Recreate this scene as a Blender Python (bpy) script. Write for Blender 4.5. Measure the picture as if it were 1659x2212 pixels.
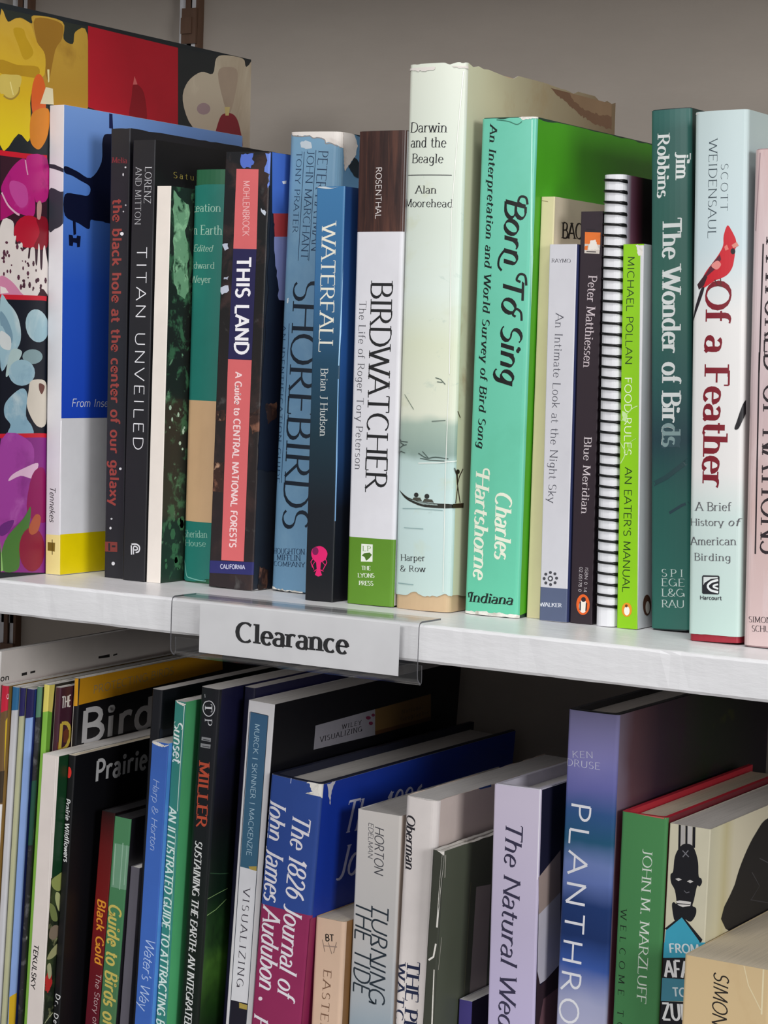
import bpy, bmesh, math, random
from mathutils import Vector, Matrix, noise
from mathutils.geometry import tessellate_polygon

# ---------------------------------------------------------------- scene, camera, light
for o in list(bpy.data.objects):
    bpy.data.objects.remove(o, do_unlink=True)
SC = bpy.context.scene
COL = SC.collection
R = math.radians
MM = 0.001

cam_data = bpy.data.cameras.new('camera')
cam = bpy.data.objects.new('camera', cam_data)
COL.objects.link(cam)
SC.camera = cam
cam_data.sensor_fit = 'HORIZONTAL'
cam_data.sensor_width = 36.0
cam_data.lens = 4872.0 / 1659.0 * 36.0
cam_data.clip_start = 0.05
YAW, PITCH, ROLL = 0.5378, 0.0713, 0.03466
fwd = Vector((-math.sin(YAW) * math.cos(PITCH), math.cos(YAW) * math.cos(PITCH), -math.sin(PITCH)))
rgt = Vector((math.cos(YAW), math.sin(YAW), 0))
upv = rgt.cross(fwd)
r2 = rgt * math.cos(ROLL) + upv * math.sin(ROLL)
u2 = -rgt * math.sin(ROLL) + upv * math.cos(ROLL)
cam.matrix_world = Matrix(((r2.x, u2.x, -fwd.x, 0.51801), (r2.y, u2.y, -fwd.y, -0.87161),
                           (r2.z, u2.z, -fwd.z, 0.12150), (0, 0, 0, 1)))

SC.view_settings.view_transform = 'Standard'
SC.view_settings.look = 'None'
SC.view_settings.gamma = 1.0
SC.view_settings.use_curve_mapping = False
SC.view_settings.exposure = -0.2

world = bpy.data.worlds.new('world')
SC.world = world
world.use_nodes = True
bg = world.node_tree.nodes['Background']
bg.inputs['Color'].default_value = (0.97, 0.97, 1.0, 1)
bg.inputs['Strength'].default_value = 0.185


def area_light(name, loc, target, sx, sy, power, color):
    d = bpy.data.lights.new(name, 'AREA')
    d.shape = 'RECTANGLE'
    d.size, d.size_y = sx, sy
    d.energy = power
    d.color = color
    o = bpy.data.objects.new(name, d)
    COL.objects.link(o)
    o.location = loc
    o.rotation_euler = (Vector(target) - Vector(loc)).to_track_quat('-Z', 'Y').to_euler()
    return o


# fluorescent ceiling lamps of the shop: a tube right overhead, a panel further back in the room
area_light('ceiling_tube_light', (0.50, -0.75, 1.55), (0.0, 0.05, 0.05), 0.9, 0.08, 19.0, (1.0, 0.985, 0.96))
area_light('low_right_light', (2.40, -1.20, 0.50), (0.0, 0.05, 0.0), 0.7, 0.7, 36.0, (0.99, 0.99, 1.0))  # low light added from the far right, its source unseen
area_light('ceiling_panel_light', (-0.15, -2.7, 1.15), (0.0, 0.05, 0.0), 1.4, 0.7, 41.0, (0.99, 0.99, 1.0))

# ---------------------------------------------------------------- materials
MATS = {}


def srgb(h):
    h = h.lstrip('#')
    c = [int(h[i:i + 2], 16) / 255 for i in (0, 2, 4)]
    return tuple(x / 12.92 if x <= 0.04045 else ((x + 0.055) / 1.055) ** 2.4 for x in c) + (1.0,)


def base_mat(key, rough=0.42, spec=0.4, coat=0.0):
    m = bpy.data.materials.new(key)
    m.use_nodes = True
    nt = m.node_tree
    b = nt.nodes['Principled BSDF']
    b.inputs['Roughness'].default_value = rough
    b.inputs['Specular IOR Level'].default_value = spec
    b.inputs['Coat Weight'].default_value = coat
    b.inputs['Coat Roughness'].default_value = 0.15
    return m, nt, b


def coords(nt, scale=(1, 1, 1)):
    tc = nt.nodes.new('ShaderNodeTexCoord')
    mp = nt.nodes.new('ShaderNodeMapping')
    mp.inputs['Scale'].default_value = scale
    nt.links.new(tc.outputs['Object'], mp.inputs['Vector'])
    return mp.outputs['Vector']


def noise_node(nt, vec, scale, detail=4, rough=0.6, dist=0.0):
    n = nt.nodes.new('ShaderNodeTexNoise')
    n.inputs['Scale'].default_value = scale
    n.inputs['Detail'].default_value = detail
    n.inputs['Roughness'].default_value = rough
    n.inputs['Distortion'].default_value = dist
    nt.links.new(vec, n.inputs['Vector'])
    return n.outputs['Fac']


def ramp(nt, fac, stops, interp='LINEAR'):
    r = nt.nodes.new('ShaderNodeValToRGB')
    r.color_ramp.interpolation = interp
    els = r.color_ramp.elements
    while len(els) < len(stops):
        els.new(0.5)
    for e, (p, c) in zip(els, stops):
        e.position = p
        e.color = srgb(c) if isinstance(c, str) else (c, c, c, 1)
    nt.links.new(fac, r.inputs['Fac'])
    return r.outputs['Color']


def mix(nt, fac, a, b, mode='MIX'):
    m = nt.nodes.new('ShaderNodeMix')
    m.data_type = 'RGBA'
    m.blend_type = mode
    for sock, v in ((m.inputs[0], fac), (m.inputs[6], a), (m.inputs[7], b)):
        if isinstance(v, (int, float)):
            sock.default_value = v
        elif isinstance(v, str):
            sock.default_value = srgb(v)
        else:
            nt.links.new(v, sock)
    return m.outputs[2]


def bump(nt, b, fac, strength, dist):
    n = nt.nodes.new('ShaderNodeBump')
    n.inputs['Strength'].default_value = strength
    n.inputs['Distance'].default_value = dist
    nt.links.new(fac, n.inputs['Height'])
    nt.links.new(n.outputs['Normal'], b.inputs['Normal'])


def plain(h, rough=0.42):
    """ink or cover stock of one colour, with a faint mottle of the stock"""
    m, nt, b = base_mat('print_' + h.lstrip('#'), rough)
    v = coords(nt)
    f = ramp(nt, noise_node(nt, v, 60, 3), [(0.3, 0.93), (0.7, 1.0)])
    nt.links.new(mix(nt, 1.0, h, f, 'MULTIPLY'), b.inputs['Base Color'])
    return m


def gradient(key, axis, stops, wob=0.0, wscale=30, rough=0.35, blots=(), stretch=(1, 1, 1)):
    """printed colour or painted-in shade running along one axis of the book (mm), with printed blotches"""
    m, nt, b = base_mat(key, rough)
    v = coords(nt)
    sp = nt.nodes.new('ShaderNodeSeparateXYZ')
    nt.links.new(v, sp.inputs[0])
    lo, hi = stops[0][0], stops[-1][0]
    val = sp.outputs['XYZ'.index(axis)]
    if wob:
        ma = nt.nodes.new('ShaderNodeMath')
        ma.operation = 'MULTIPLY_ADD'
        nt.links.new(noise_node(nt, v, wscale, 3), ma.inputs[0])
        ma.inputs[1].default_value = wob * MM * 2
        nt.links.new(val, ma.inputs[2])
        off = nt.nodes.new('ShaderNodeMath')
        off.operation = 'SUBTRACT'
        nt.links.new(ma.outputs[0], off.inputs[0])
        off.inputs[1].default_value = wob * MM
        val = off.outputs[0]
    mr = nt.nodes.new('ShaderNodeMapRange')
    mr.inputs['From Min'].default_value = lo * MM
    mr.inputs['From Max'].default_value = hi * MM
    nt.links.new(val, mr.inputs['Value'])
    c = ramp(nt, mr.outputs[0], [((p - lo) / (hi - lo), h) for p, h in stops])
    for i, (h, sc, t0, t1) in enumerate(blots):
        vv = coords(nt, stretch)
        f = ramp(nt, noise_node(nt, vv, sc + i * 3.7, 5, 0.62, 0.4), [(t0, 0.0), (t1, 1.0)])
        c = mix(nt, f, c, h)
    nt.links.new(c, b.inputs['Base Color'])
    return m


def paper(key, h, axis='X', rough=0.85):
    """edge of a page block: fine leaves seen as thin lines"""
    m, nt, b = base_mat(key, rough, 0.2)
    sc = [25, 25, 25]
    sc['XYZ'.index(axis)] = 2600
    v = coords(nt, sc)
    n = noise_node(nt, v, 1.0, 2)
    f = ramp(nt, n, [(0.3, 0.80), (0.65, 1.0)])
    nt.links.new(mix(nt, 1.0, h, f, 'MULTIPLY'), b.inputs['Base Color'])
    bump(nt, b, n, 0.25, 0.0004)
    return m


def painted(key, h, rough=0.45, bs=0.25):
    m, nt, b = base_mat(key, rough, 0.45)
    v = coords(nt, (1, 3, 3))
    f = ramp(nt, noise_node(nt, v, 14, 6), [(0.3, 0.92), (0.7, 1.0)])
    nt.links.new(mix(nt, 1.0, h, f, 'MULTIPLY'), b.inputs['Base Color'])
    bump(nt, b, noise_node(nt, coords(nt, (1, 4, 4)), 45, 5), bs, 0.0012)
    return m


def metal(key, h, rough=0.4, metallic=0.7):
    m, nt, b = base_mat(key, rough)
    b.inputs['Metallic'].default_value = metallic
    v = coords(nt, (8, 8, 1))
    f = ramp(nt, noise_node(nt, v, 30, 4), [(0.3, 0.8), (0.7, 1.0)])
    nt.links.new(mix(nt, 1.0, h, f, 'MULTIPLY'), b.inputs['Base Color'])
    return m


def clear_plastic(key):
    m = bpy.data.materials.new(key)
    m.use_nodes = True
    nt = m.node_tree
    nt.nodes.clear()
    out = nt.nodes.new('ShaderNodeOutputMaterial')
    tr = nt.nodes.new('ShaderNodeBsdfTransparent')
    v = coords(nt)
    tint = ramp(nt, noise_node(nt, v, 20, 2), [(0.3, '#fdfdfd'), (0.7, '#fefefe')])
    nt.links.new(tint, tr.inputs['Color'])
    gl = nt.nodes.new('ShaderNodeBsdfGlossy')
    gl.inputs['Roughness'].default_value = 0.12
    lw = nt.nodes.new('ShaderNodeLayerWeight')
    lw.inputs['Blend'].default_value = 0.5
    pw = nt.nodes.new('ShaderNodeMath')
    pw.operation = 'POWER'
    pw.inputs[1].default_value = 4.0
    nt.links.new(lw.outputs['Facing'], pw.inputs[0])
    fr = nt.nodes.new('ShaderNodeMath')
    fr.operation = 'MULTIPLY_ADD'
    fr.inputs[1].default_value = 0.8
    fr.inputs[2].default_value = 0.05
    nt.links.new(pw.outputs[0], fr.inputs[0])
    mx = nt.nodes.new('ShaderNodeMixShader')
    nt.links.new(fr.outputs[0], mx.inputs[0])
    nt.links.new(tr.outputs[0], mx.inputs[1])
    nt.links.new(gl.outputs[0], mx.inputs[2])
    nt.links.new(mx.outputs[0], out.inputs[0])
    return m


NAMED = {
    'paper_white': lambda k: paper(k, '#e4e0dc'),
    'paper_cream': lambda k: paper(k, '#dccfb8'),
    'paper_grey': lambda k: paper(k, '#cbc6c0'),
    'wood_print': lambda k: gradient(k, 'Z', [(0, '#4a2f28'), (300, '#4a2f28')], blots=(('#2e1e1c', 26, 0.4, 0.65), ('#5c3a2e', 40, 0.5, 0.7)), stretch=(6, 6, 0.5)),
    'foliage_print': lambda k: gradient(k, 'Z', [(0, '#24382c'), (60, '#232a26'), (120, '#22211f'), (210, '#202a24')],
                                        blots=(('#3f6b4c', 95, 0.53, 0.62), ('#7aa884', 130, 0.62, 0.72))),
    'leaf_print': lambda k: gradient(k, 'Z', [(0, '#6a9c74'), (210, '#7aac86')], blots=(('#9cd0a4', 120, 0.5, 0.62), ('#23402c', 150, 0.55, 0.66))),
    'rock_print': lambda k: gradient(k, 'Z', [(0, '#2a2224'), (70, '#2a2423'), (150, '#1d1c1c'), (217, '#1b1c1f')],
                                     blots=(('#3a2c2a', 60, 0.5, 0.66), ('#4d4b4a', 90, 0.62, 0.75))),
    'rock_warm': lambda k: gradient(k, 'Z', [(0, '#3a2722'), (217, '#3a2722')], blots=(('#7d5543', 85, 0.5, 0.62), ('#b08a70', 140, 0.6, 0.7), ('#1c1717', 110, 0.52, 0.62))),
    'waterfall_print': lambda k: gradient(k, 'Z', [(0, '#15161a'), (45, '#181d24'), (80, '#1c3440'), (115, '#22465e'), (150, '#386894'), (200, '#3f76a4')]),
    'waterfall_cover': lambda k: gradient(k, 'Z', [(0, '#101115'), (45, '#131a26'), (70, '#20406c'), (120, '#285594'), (200, '#1d3f74')]),
    'blue_cover': lambda k: gradient(k, 'Z', [(80, '#1f49c4'), (150, '#2c5ccc'), (190, '#5080d4'), (240, '#7ba3e4')]),
    'shore_print': lambda k: gradient(k, 'Z', [(0, '#6c94b2'), (130, '#658bab'), (228, '#769db8')], blots=(('#7fa3bc', 25, 0.5, 0.75),)),
    'darwin_print': lambda k: gradient(k, 'Z', [(0, '#bcd0ca'), (45, '#c6dcda'), (70, '#bfd6d2'), (74, '#8fa59c'), (88, '#a9bcae'), (92, '#dfe3d0'), (125, '#d9dfc6'), (150, '#dbe6dc'), (180, '#d6e0d4'), (255, '#dfe4d6')],
                                       wob=4, wscale=40, blots=(('#c7c99c', 14, 0.56, 0.8), ('#9fb8ae', 70, 0.64, 0.8)), stretch=(1, 1, 1.6)),
    'darwin_cover': lambda k: gradient(k, 'Y', [(0, '#d4d8b8'), (30, '#c8c6a4'), (80, '#b0a484'), (160, '#7c684c')], wob=6, blots=(('#a98f64', 20, 0.56, 0.75),)),  # browner with depth: shade between the books put into the cover colour
    'teal_print': lambda k: gradient(k, 'Z', [(0, '#66c4a2'), (230, '#70c6ae')], blots=(('#60b898', 16, 0.5, 0.8),)),
    'feather_print': lambda k: gradient(k, 'Z', [(0, '#bcd4cc'), (55, '#c8d8d4'), (75, '#e0dedc'), (140, '#e2e0de'), (170, '#c4d4d8'), (228, '#bccccc')], wob=5),
    'feather_cover': lambda k: gradient(k, 'Z', [(0, '#c2d6d0'), (80, '#dcd8d8'), (170, '#bcccd0'), (228, '#b4c6c6')], wob=5),
    'wonder_print': lambda k: gradient(k, 'Z', [(0, '#2f6a5e'), (60, '#2c5f58'), (85, '#27444c'), (110, '#2e5a58'), (150, '#37685c'), (233, '#32605a')], wob=9, wscale=22,
                                       blots=(('#1f3a40', 12, 0.6, 0.75),), stretch=(1.5, 1, 3)),
    'nations_print': lambda k: gradient(k, 'Z', [(0, '#d4bcba'), (60, '#cdb2ae'), (110, '#c9b4b6'), (160, '#d6c4c6'), (212, '#ceb2b0')], wob=8, blots=(('#dccaca', 20, 0.5, 0.7),), stretch=(4, 4, 0.8)),
    'spiral_cover': lambda k: gradient(k, 'Y', [(0, '#cfd0d8'), (5, '#b8b4c0'), (9, '#7a5064'), (16, '#5a2a3c'), (22, '#1a1014'), (120, '#140c10')]),
    'gold_print': lambda k: gradient(k, 'Z', [(0, '#3a1022'), (90, '#4c1224'), (170, '#701616'), (205, '#5a1414'), (225, '#1c0a0a')]),
    'guide_print': lambda k: gradient(k, 'Z', [(0, '#4a5a34'), (90, '#4d6a46'), (150, '#41764f'), (230, '#4a8058')]),
    'navy_cover': lambda k: gradient(k, 'Z', [(0, '#101015'), (140, '#12121c'), (300, '#1c1c3a')]),
    'miller_print': lambda k: gradient(k, 'Z', [(0, '#12161a'), (150, '#0e1a12'), (230, '#15171c'), (300, '#1a1a20')], blots=(('#0a2a14', 12, 0.55, 0.8),)),
    'miller_cover': lambda k: gradient(k, 'Z', [(0, '#0b1410'), (105, '#0c160e'), (125, '#1c3c12'), (150, '#447028'), (158, '#2c5422'), (185, '#0c2414'), (225, '#0f0f14'), (300, '#1d1d44')],
                                       wob=8, wscale=18, blots=(('#0c1410', 22, 0.5, 0.7),)),
    'visual_blue': lambda k: gradient(k, 'Z', [(150, '#386478'), (285, '#3a5f80')]),
    'turning_print': lambda k: gradient(k, 'Z', [(60, '#6e90a4'), (115, '#7c97a8'), (140, '#aab2b8'), (175, '#c6c4c2'), (240, '#d6d0ca')], wob=4),
    'lilac_print': lambda k: gradient(k, 'Z', [(0, '#b8aed0'), (130, '#c0b6da'), (250, '#d6cce0')]),
    'planet_print': lambda k: gradient(k, 'Z', [(60, '#8a84a8'), (140, '#b4b4d0'), (158, '#a8accc'), (175, '#3c5ca8'), (190, '#1c3468'), (206, '#203a70'), (218, '#6478b4'), (226, '#6f82b8'), (236, '#245878'), (250, '#34588c'), (262, '#6a6cac'), (280, '#8c88c0'), (299, '#9c98c8')],
                                       wob=9, wscale=16, rough=0.28, blots=(('#a4a4c8', 13, 0.64, 0.88), ('#1a2850', 11, 0.66, 0.9))),
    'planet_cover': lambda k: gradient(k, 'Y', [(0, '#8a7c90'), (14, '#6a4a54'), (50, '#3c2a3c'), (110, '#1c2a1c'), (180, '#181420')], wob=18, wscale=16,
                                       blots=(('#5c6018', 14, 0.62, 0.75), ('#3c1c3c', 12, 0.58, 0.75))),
    'marz_print': lambda k: gradient(k, 'Z', [(0, '#3c6c44'), (140, '#468250'), (240, '#4c8c54')]),
    'zulu_cover': lambda k: gradient(k, 'Y', [(0, '#dcd8bc'), (12, '#e8e2c0'), (20, '#dcd2a4'), (30, '#ece4c8'), (160, '#dcd4bc')]),
    'tan_print': lambda k: gradient(k, 'Z', [(0, '#c8ac80'), (180, '#d6bc90')], wob=6, blots=(('#c09c6c', 16, 0.55, 0.8),)),
    'photo_print': lambda k: gradient(k, 'Z', [(0, '#1c221a'), (200, '#20281c')], blots=(('#3c4a2c', 60, 0.5, 0.64), ('#8c8f64', 90, 0.6, 0.7), ('#c8c8a0', 150, 0.66, 0.74))),
    'stone_print': lambda k: gradient(k, 'Z', [(0, '#2c2c2c'), (300, '#38383a')], blots=(('#6a6a6c', 120, 0.52, 0.64), ('#b0b0a8', 160, 0.64, 0.72))),
    'worn_edge': lambda k: gradient(k, 'Z', [(0, '#e6e2da'), (300, '#e6e2da')], blots=(('#b8b2a6', 200, 0.5, 0.7),), rough=0.8),
    'torn_paper': lambda k: gradient(k, 'Z', [(0, '#d6cec6'), (300, '#e2dcd6')], blots=(('#bcb0a8', 60, 0.5, 0.75),), rough=0.8),
    'paper_dark': lambda k: paper(k, '#2c2a2c'),
    'petal_yellow': lambda k: gradient(k, 'Z', [(0, '#ecd020'), (220, '#ecd022'), (245, '#dcb422'), (287, '#c8a040')], wob=8, blots=(('#c89a20', 28, 0.52, 0.75),)),
    'petal_ochre': lambda k: gradient(k, 'Z', [(210, '#c07c28'), (245, '#b48a30'), (287, '#c09a3c')], wob=8, blots=(('#8c6422', 24, 0.5, 0.75),)),
    'petal_magenta': lambda k: gradient(k, 'Y', [(0, '#b01c7c'), (40, '#c0247e'), (70, '#9c1468'), (80, '#600c40')], wob=6, blots=(('#cc5aa8', 30, 0.56, 0.75), ('#8a0c5c', 36, 0.56, 0.72))),
    'petal_white': lambda k: gradient(k, 'Z', [(190, '#c0aa98'), (287, '#c8bca4')], wob=6, blots=(('#a8947c', 30, 0.5, 0.72), ('#d8ccb4', 40, 0.58, 0.75)), stretch=(1, 1, .5)),
    'petal_blue': lambda k: gradient(k, 'Z', [(70, '#86acc0'), (145, '#a8c8d0')], wob=8, blots=(('#d0dede', 36, 0.52, 0.72), ('#7498b0', 44, 0.58, 0.75))),
    'petal_purple': lambda k: gradient(k, 'Z', [(0, '#9a3c94'), (70, '#a444a0')], wob=6, blots=(('#7c2878', 30, 0.52, 0.75), ('#b868b4', 40, 0.6, 0.78))),
    'cloth_black': lambda k: plain('#1c1c20', 0.7),
    'black_wire': lambda k: metal(k, '#151517', 0.3, 0.2),
    'shelf_paint': lambda k: painted(k, '#e2e2e4', 0.32),
    'wall_paint': lambda k: painted(k, '#9e958b', 0.75, 0.1),
    'steel': lambda k: metal(k, '#d8d8da', 0.4, 0.3),
    'bronze': lambda k: metal(k, '#6a5040', 0.5, 0.4),
    'slot_dark': lambda k: plain('#171615', 0.8),
    'clear_plastic': clear_plastic,
    'plastic_edge': lambda k: plain('#66666a', 0.25),
    'sign_paper': lambda k: plain('#e6e6e8', 0.5),
}


def M(key):
    if key not in MATS:
        MATS[key] = NAMED[key](key) if key in NAMED else plain(key)
    return MATS[key]


# ---------------------------------------------------------------- mesh helpers
def link_mesh(name, verts, faces, fmats, parent=None, smooth=False):
    """ONE mesh object from vertices (m), faces and one material key per face"""
    me = bpy.data.meshes.new(name)
    me.from_pydata([tuple(v) for v in verts], [], faces)
    keys = []
    for k in fmats:
        if k not in keys:
            keys.append(k)
    for k in keys:
        me.materials.append(M(k))
    idx = {k: i for i, k in enumerate(keys)}
    me.polygons.foreach_set('material_index', [idx[k] for k in fmats])
    if smooth:
        me.polygons.foreach_set('use_smooth', [True] * len(me.polygons))
    me.update()
    o = bpy.data.objects.new(name, me)
    COL.objects.link(o)
    if parent:
        o.parent = parent
    return o


def add_box(V, F, FM, lo, hi, key):
    n = len(V)
    for z in (lo[2], hi[2]):
        V += [(lo[0], lo[1], z), (hi[0], lo[1], z), (hi[0], hi[1], z), (lo[0], hi[1], z)]
    for f in ((0, 3, 2, 1), (4, 5, 6, 7), (0, 1, 5, 4), (1, 2, 6, 5), (2, 3, 7, 6), (3, 0, 4, 7)):
        F.append(tuple(n + i for i in f))
        FM.append(key)


def tag(o, label, cat, group=None, kind=None):
    o['label'] = label
    o['category'] = cat
    if group:
        o['group'] = group
    if kind:
        o['kind'] = kind


def structure(o):
    o['kind'] = 'structure'


# ---------------------------------------------------------------- lettering: a pen-stroke alphabet
def arc(cx, cy, rx, ry, a0, a1, n=None):
    n = n or max(3, int(abs(a1 - a0) / 22))
    return [(cx + rx * math.cos(R(a0 + (a1 - a0) * i / n)), cy + ry * math.sin(R(a0 + (a1 - a0) * i / n))) for i in range(n + 1)]


XH = 0.66
GL = {
    'A': (.74, [[(0, 0), (.36, 1)], [(.36, 1), (.73, 0)], [(.13, .34), (.6, .34)]]),
    'B': (.62, [[(.1, 0), (.1, 1)], [(.1, 1), (.3, 1)] + arc(.3, .76, .23, .24, 90, -90) + [(.1, .52)], [(.1, .52), (.32, .52)] + arc(.32, .26, .28, .26, 90, -90) + [(.1, 0)]]),
    'C': (.74, [arc(.4, .5, .36, .5, 48, 312)]),
    'D': (.76, [[(.1, 0), (.1, 1)], [(.1, 1), (.3, 1)] + arc(.3, .5, .42, .5, 90, -90) + [(.1, 0)]]),
    'E': (.6, [[(.1, 0), (.1, 1)], [(.1, 1), (.56, 1)], [(.1, .53), (.48, .53)], [(.1, 0), (.58, 0)]]),
    'F': (.56, [[(.1, 0), (.1, 1)], [(.1, 1), (.55, 1)], [(.1, .51), (.47, .51)]]),
    'G': (.8, [arc(.4, .5, .36, .5, 48, 352) + [(.76, .0)], [(.5, .45), (.76, .45)]]),
    'H': (.8, [[(.1, 0), (.1, 1)], [(.7, 0), (.7, 1)], [(.1, .52), (.7, .52)]]),
    'I': (.3, [[(.15, 0), (.15, 1)]]),
    'J': (.46, [[(.33, 1), (.33, .2)] + arc(.15, .18, .18, .22, 0, -120)]),
    'K': (.74, [[(.1, 0), (.1, 1)], [(.66, 1), (.12, .42)], [(.27, .56), (.71, 0)]]),
    'L': (.58, [[(.1, 0), (.1, 1)], [(.1, 0), (.56, 0)]]),
    'M': (.92, [[(.1, 0), (.13, 1)], [(.13, 1), (.46, .1)], [(.46, .1), (.79, 1)], [(.79, 1), (.82, 0)]]),
    'N': (.8, [[(.1, 0), (.1, 1)], [(.1, 1), (.7, 0)], [(.7, 0), (.7, 1)]]),
    'O': (.84, [arc(.42, .5, .37, .5, 90, 450)]),
    'P': (.58, [[(.1, 0), (.1, 1)], [(.1, 1), (.28, 1)] + arc(.28, .73, .26, .27, 90, -90) + [(.1, .46)]]),
    'Q': (.84, [arc(.42, .5, .37, .5, 90, 450), [(.45, .2), (.8, -.12)]]),
    'R': (.68, [[(.1, 0), (.1, 1)], [(.1, 1), (.28, 1)] + arc(.28, .74, .25, .26, 90, -90) + [(.1, .48)], [(.3, .48), (.66, 0)]]),
    'S': (.56, [arc(.28, .75, .22, .25, 35, 270)[:-1] + arc(.27, .25, .24, .25, 90, -150)]),
    'T': (.66, [[(.33, 0), (.33, 1)], [(.02, 1), (.64, 1)]]),
    'U': (.78, [[(.1, 1), (.1, .32)] + arc(.39, .32, .29, .32, 180, 360) + [(.68, 1)]]),
    'V': (.72, [[(0, 1), (.36, 0)], [(.36, 0), (.72, 1)]]),
    'W': (1.04, [[(0, 1), (.27, 0)], [(.27, 0), (.52, .95)], [(.52, .95), (.78, 0)], [(.78, 0), (1.04, 1)]]),
    'X': (.7, [[(.03, 1), (.67, 0)], [(.65, 1), (.03, 0)]]),
    'Y': (.68, [[(0, 1), (.34, .48)], [(.68, 1), (.34, .48)], [(.34, .48), (.34, 0)]]),
    'Z': (.64, [[(.05, 1), (.6, 1)], [(.6, 1), (.03, 0)], [(.03, 0), (.62, 0)]]),
    'a': (.5, [arc(.22, .47, .17, .19, 150, 0) + [(.39, .1), (.47, 0)], [(.39, .38)] + arc(.22, .18, .18, .18, 80, 330)]),
    'b': (.56, [[(.1, 1), (.1, .02)], arc(.29, .33, .2, .33, 160, -160)]),
    'c': (.47, [arc(.27, .33, .22, .33, 50, 315)]),
    'd': (.57, [[(.45, 1), (.45, 0)], arc(.27, .33, .21, .33, 25, 335)]),
    'e': (.5, [[(.06, .36), (.45, .36)] + arc(.26, .33, .2, .33, 5, 320)]),
    'f': (.34, [arc(.3, .8, .16, .2, 60, 180) + [(.14, 0)], [(.0, .64), (.31, .64)]]),
    'g': (.54, [arc(.26, .36, .19, .3, 0, 360), [(.45, .64), (.45, -.06)] + arc(.26, -.06, .19, .24, 0, -150)]),
    'h': (.58, [[(.1, 1), (.1, 0)], arc(.28, .44, .18, .22, 165, 0) + [(.46, 0)]]),
    'i': (.26, [[(.13, XH), (.13, 0)], arc(.13, .88, .035, .035, 0, 360)]),
    'j': (.28, [[(.16, XH), (.16, -.1)] + arc(.02, -.1, .14, .2, 0, -100), arc(.16, .88, .035, .035, 0, 360)]),
    'k': (.55, [[(.1, 1), (.1, 0)], [(.46, XH), (.12, .26)], [(.22, .35), (.52, 0)]]),
    'l': (.26, [[(.13, 1), (.13, 0)]]),
    'm': (.86, [[(.1, XH), (.1, 0)], arc(.26, .44, .16, .22, 165, 0) + [(.42, 0)], arc(.58, .44, .16, .22, 165, 0) + [(.74, 0)]]),
    'n': (.58, [[(.1, XH), (.1, 0)], arc(.28, .44, .18, .22, 165, 0) + [(.46, 0)]]),
    'o': (.54, [arc(.27, .33, .22, .33, 90, 450)]),
    'p': (.57, [[(.1, XH), (.1, -.3)], arc(.29, .33, .21, .33, 160, -160)]),
    'q': (.57, [[(.46, XH), (.46, -.3)], arc(.27, .33, .21, .33, 25, 335)]),
    'r': (.41, [[(.1, XH), (.1, 0)], arc(.28, .42, .18, .23, 165, 50)]),
    's': (.42, [arc(.21, .49, .15, .17, 35, 270)[:-1] + arc(.2, .17, .17, .17, 90, -150)]),
    't': (.35, [[(.14, .88), (.14, .16)] + arc(.26, .16, .12, .16, 180, 310), [(0, .64), (.32, .64)]]),
    'u': (.58, [[(.1, XH), (.1, .22)] + arc(.28, .22, .18, .22, 180, 345), [(.46, XH), (.46, 0)]]),
    'v': (.52, [[(.02, XH), (.26, 0)], [(.26, 0), (.5, XH)]]),
    'w': (.76, [[(.02, XH), (.21, 0)], [(.21, 0), (.38, XH)], [(.38, XH), (.56, 0)], [(.56, 0), (.74, XH)]]),
    'x': (.52, [[(.04, XH), (.48, 0)], [(.47, XH), (.04, 0)]]),
    'y': (.52, [[(.02, XH), (.27, 0)], [(.5, XH), (.2, -.3)]]),
    'z': (.48, [[(.05, XH), (.42, XH)], [(.42, XH), (.04, 0)], [(.04, 0), (.45, 0)]]),
    '0': (.58, [arc(.29, .5, .22, .5, 90, 450)]),
    '1': (.4, [[(.08, .8), (.22, 1)], [(.22, 1), (.22, 0)]]),
    '2': (.56, [arc(.27, .73, .21, .27, 160, -35) + [(.06, 0)], [(.06, 0), (.52, 0)]]),
    '4': (.58, [[(.42, 0), (.42, 1)], [(.42, 1), (.03, .28)], [(.03, .28), (.56, .28)]]),
    '5': (.54, [[(.46, 1), (.14, 1)], [(.14, 1), (.1, .56)] + arc(.25, .32, .23, .32, 110, -150)]),
    '6': (.56, [arc(.29, .32, .21, .32, 0, 360), arc(.42, .4, .34, .6, 95, 180)]),
    '7': (.54, [[(.05, 1), (.5, 1)], [(.5, 1), (.18, 0)]]),
    '8': (.56, [arc(.28, .76, .19, .24, 0, 360), arc(.28, .27, .23, .27, 0, 360)]),
    '&': (.8, [[(.74, .5)] + arc(.32, .25, .28, .25, -20, -180) + [(.2, .5)] + arc(.3, .8, .16, .2, 215, -30) + [(.2, .48), (.72, 0)]]),
    '.': (.26, [arc(.12, .04, .035, .035, 0, 360)]),
    ':': (.26, [arc(.12, .04, .035, .035, 0, 360), arc(.12, .5, .035, .035, 0, 360)]),
    '*': (.5, [arc(.25, .38, .06, .06, 0, 360)]),
    "'": (.2, [[(.1, 1), (.08, .76)]]),
    '/': (.4, [[(.2, 1.02), (.2, -.1)]]),
    ' ': (.34, []),
}
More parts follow.
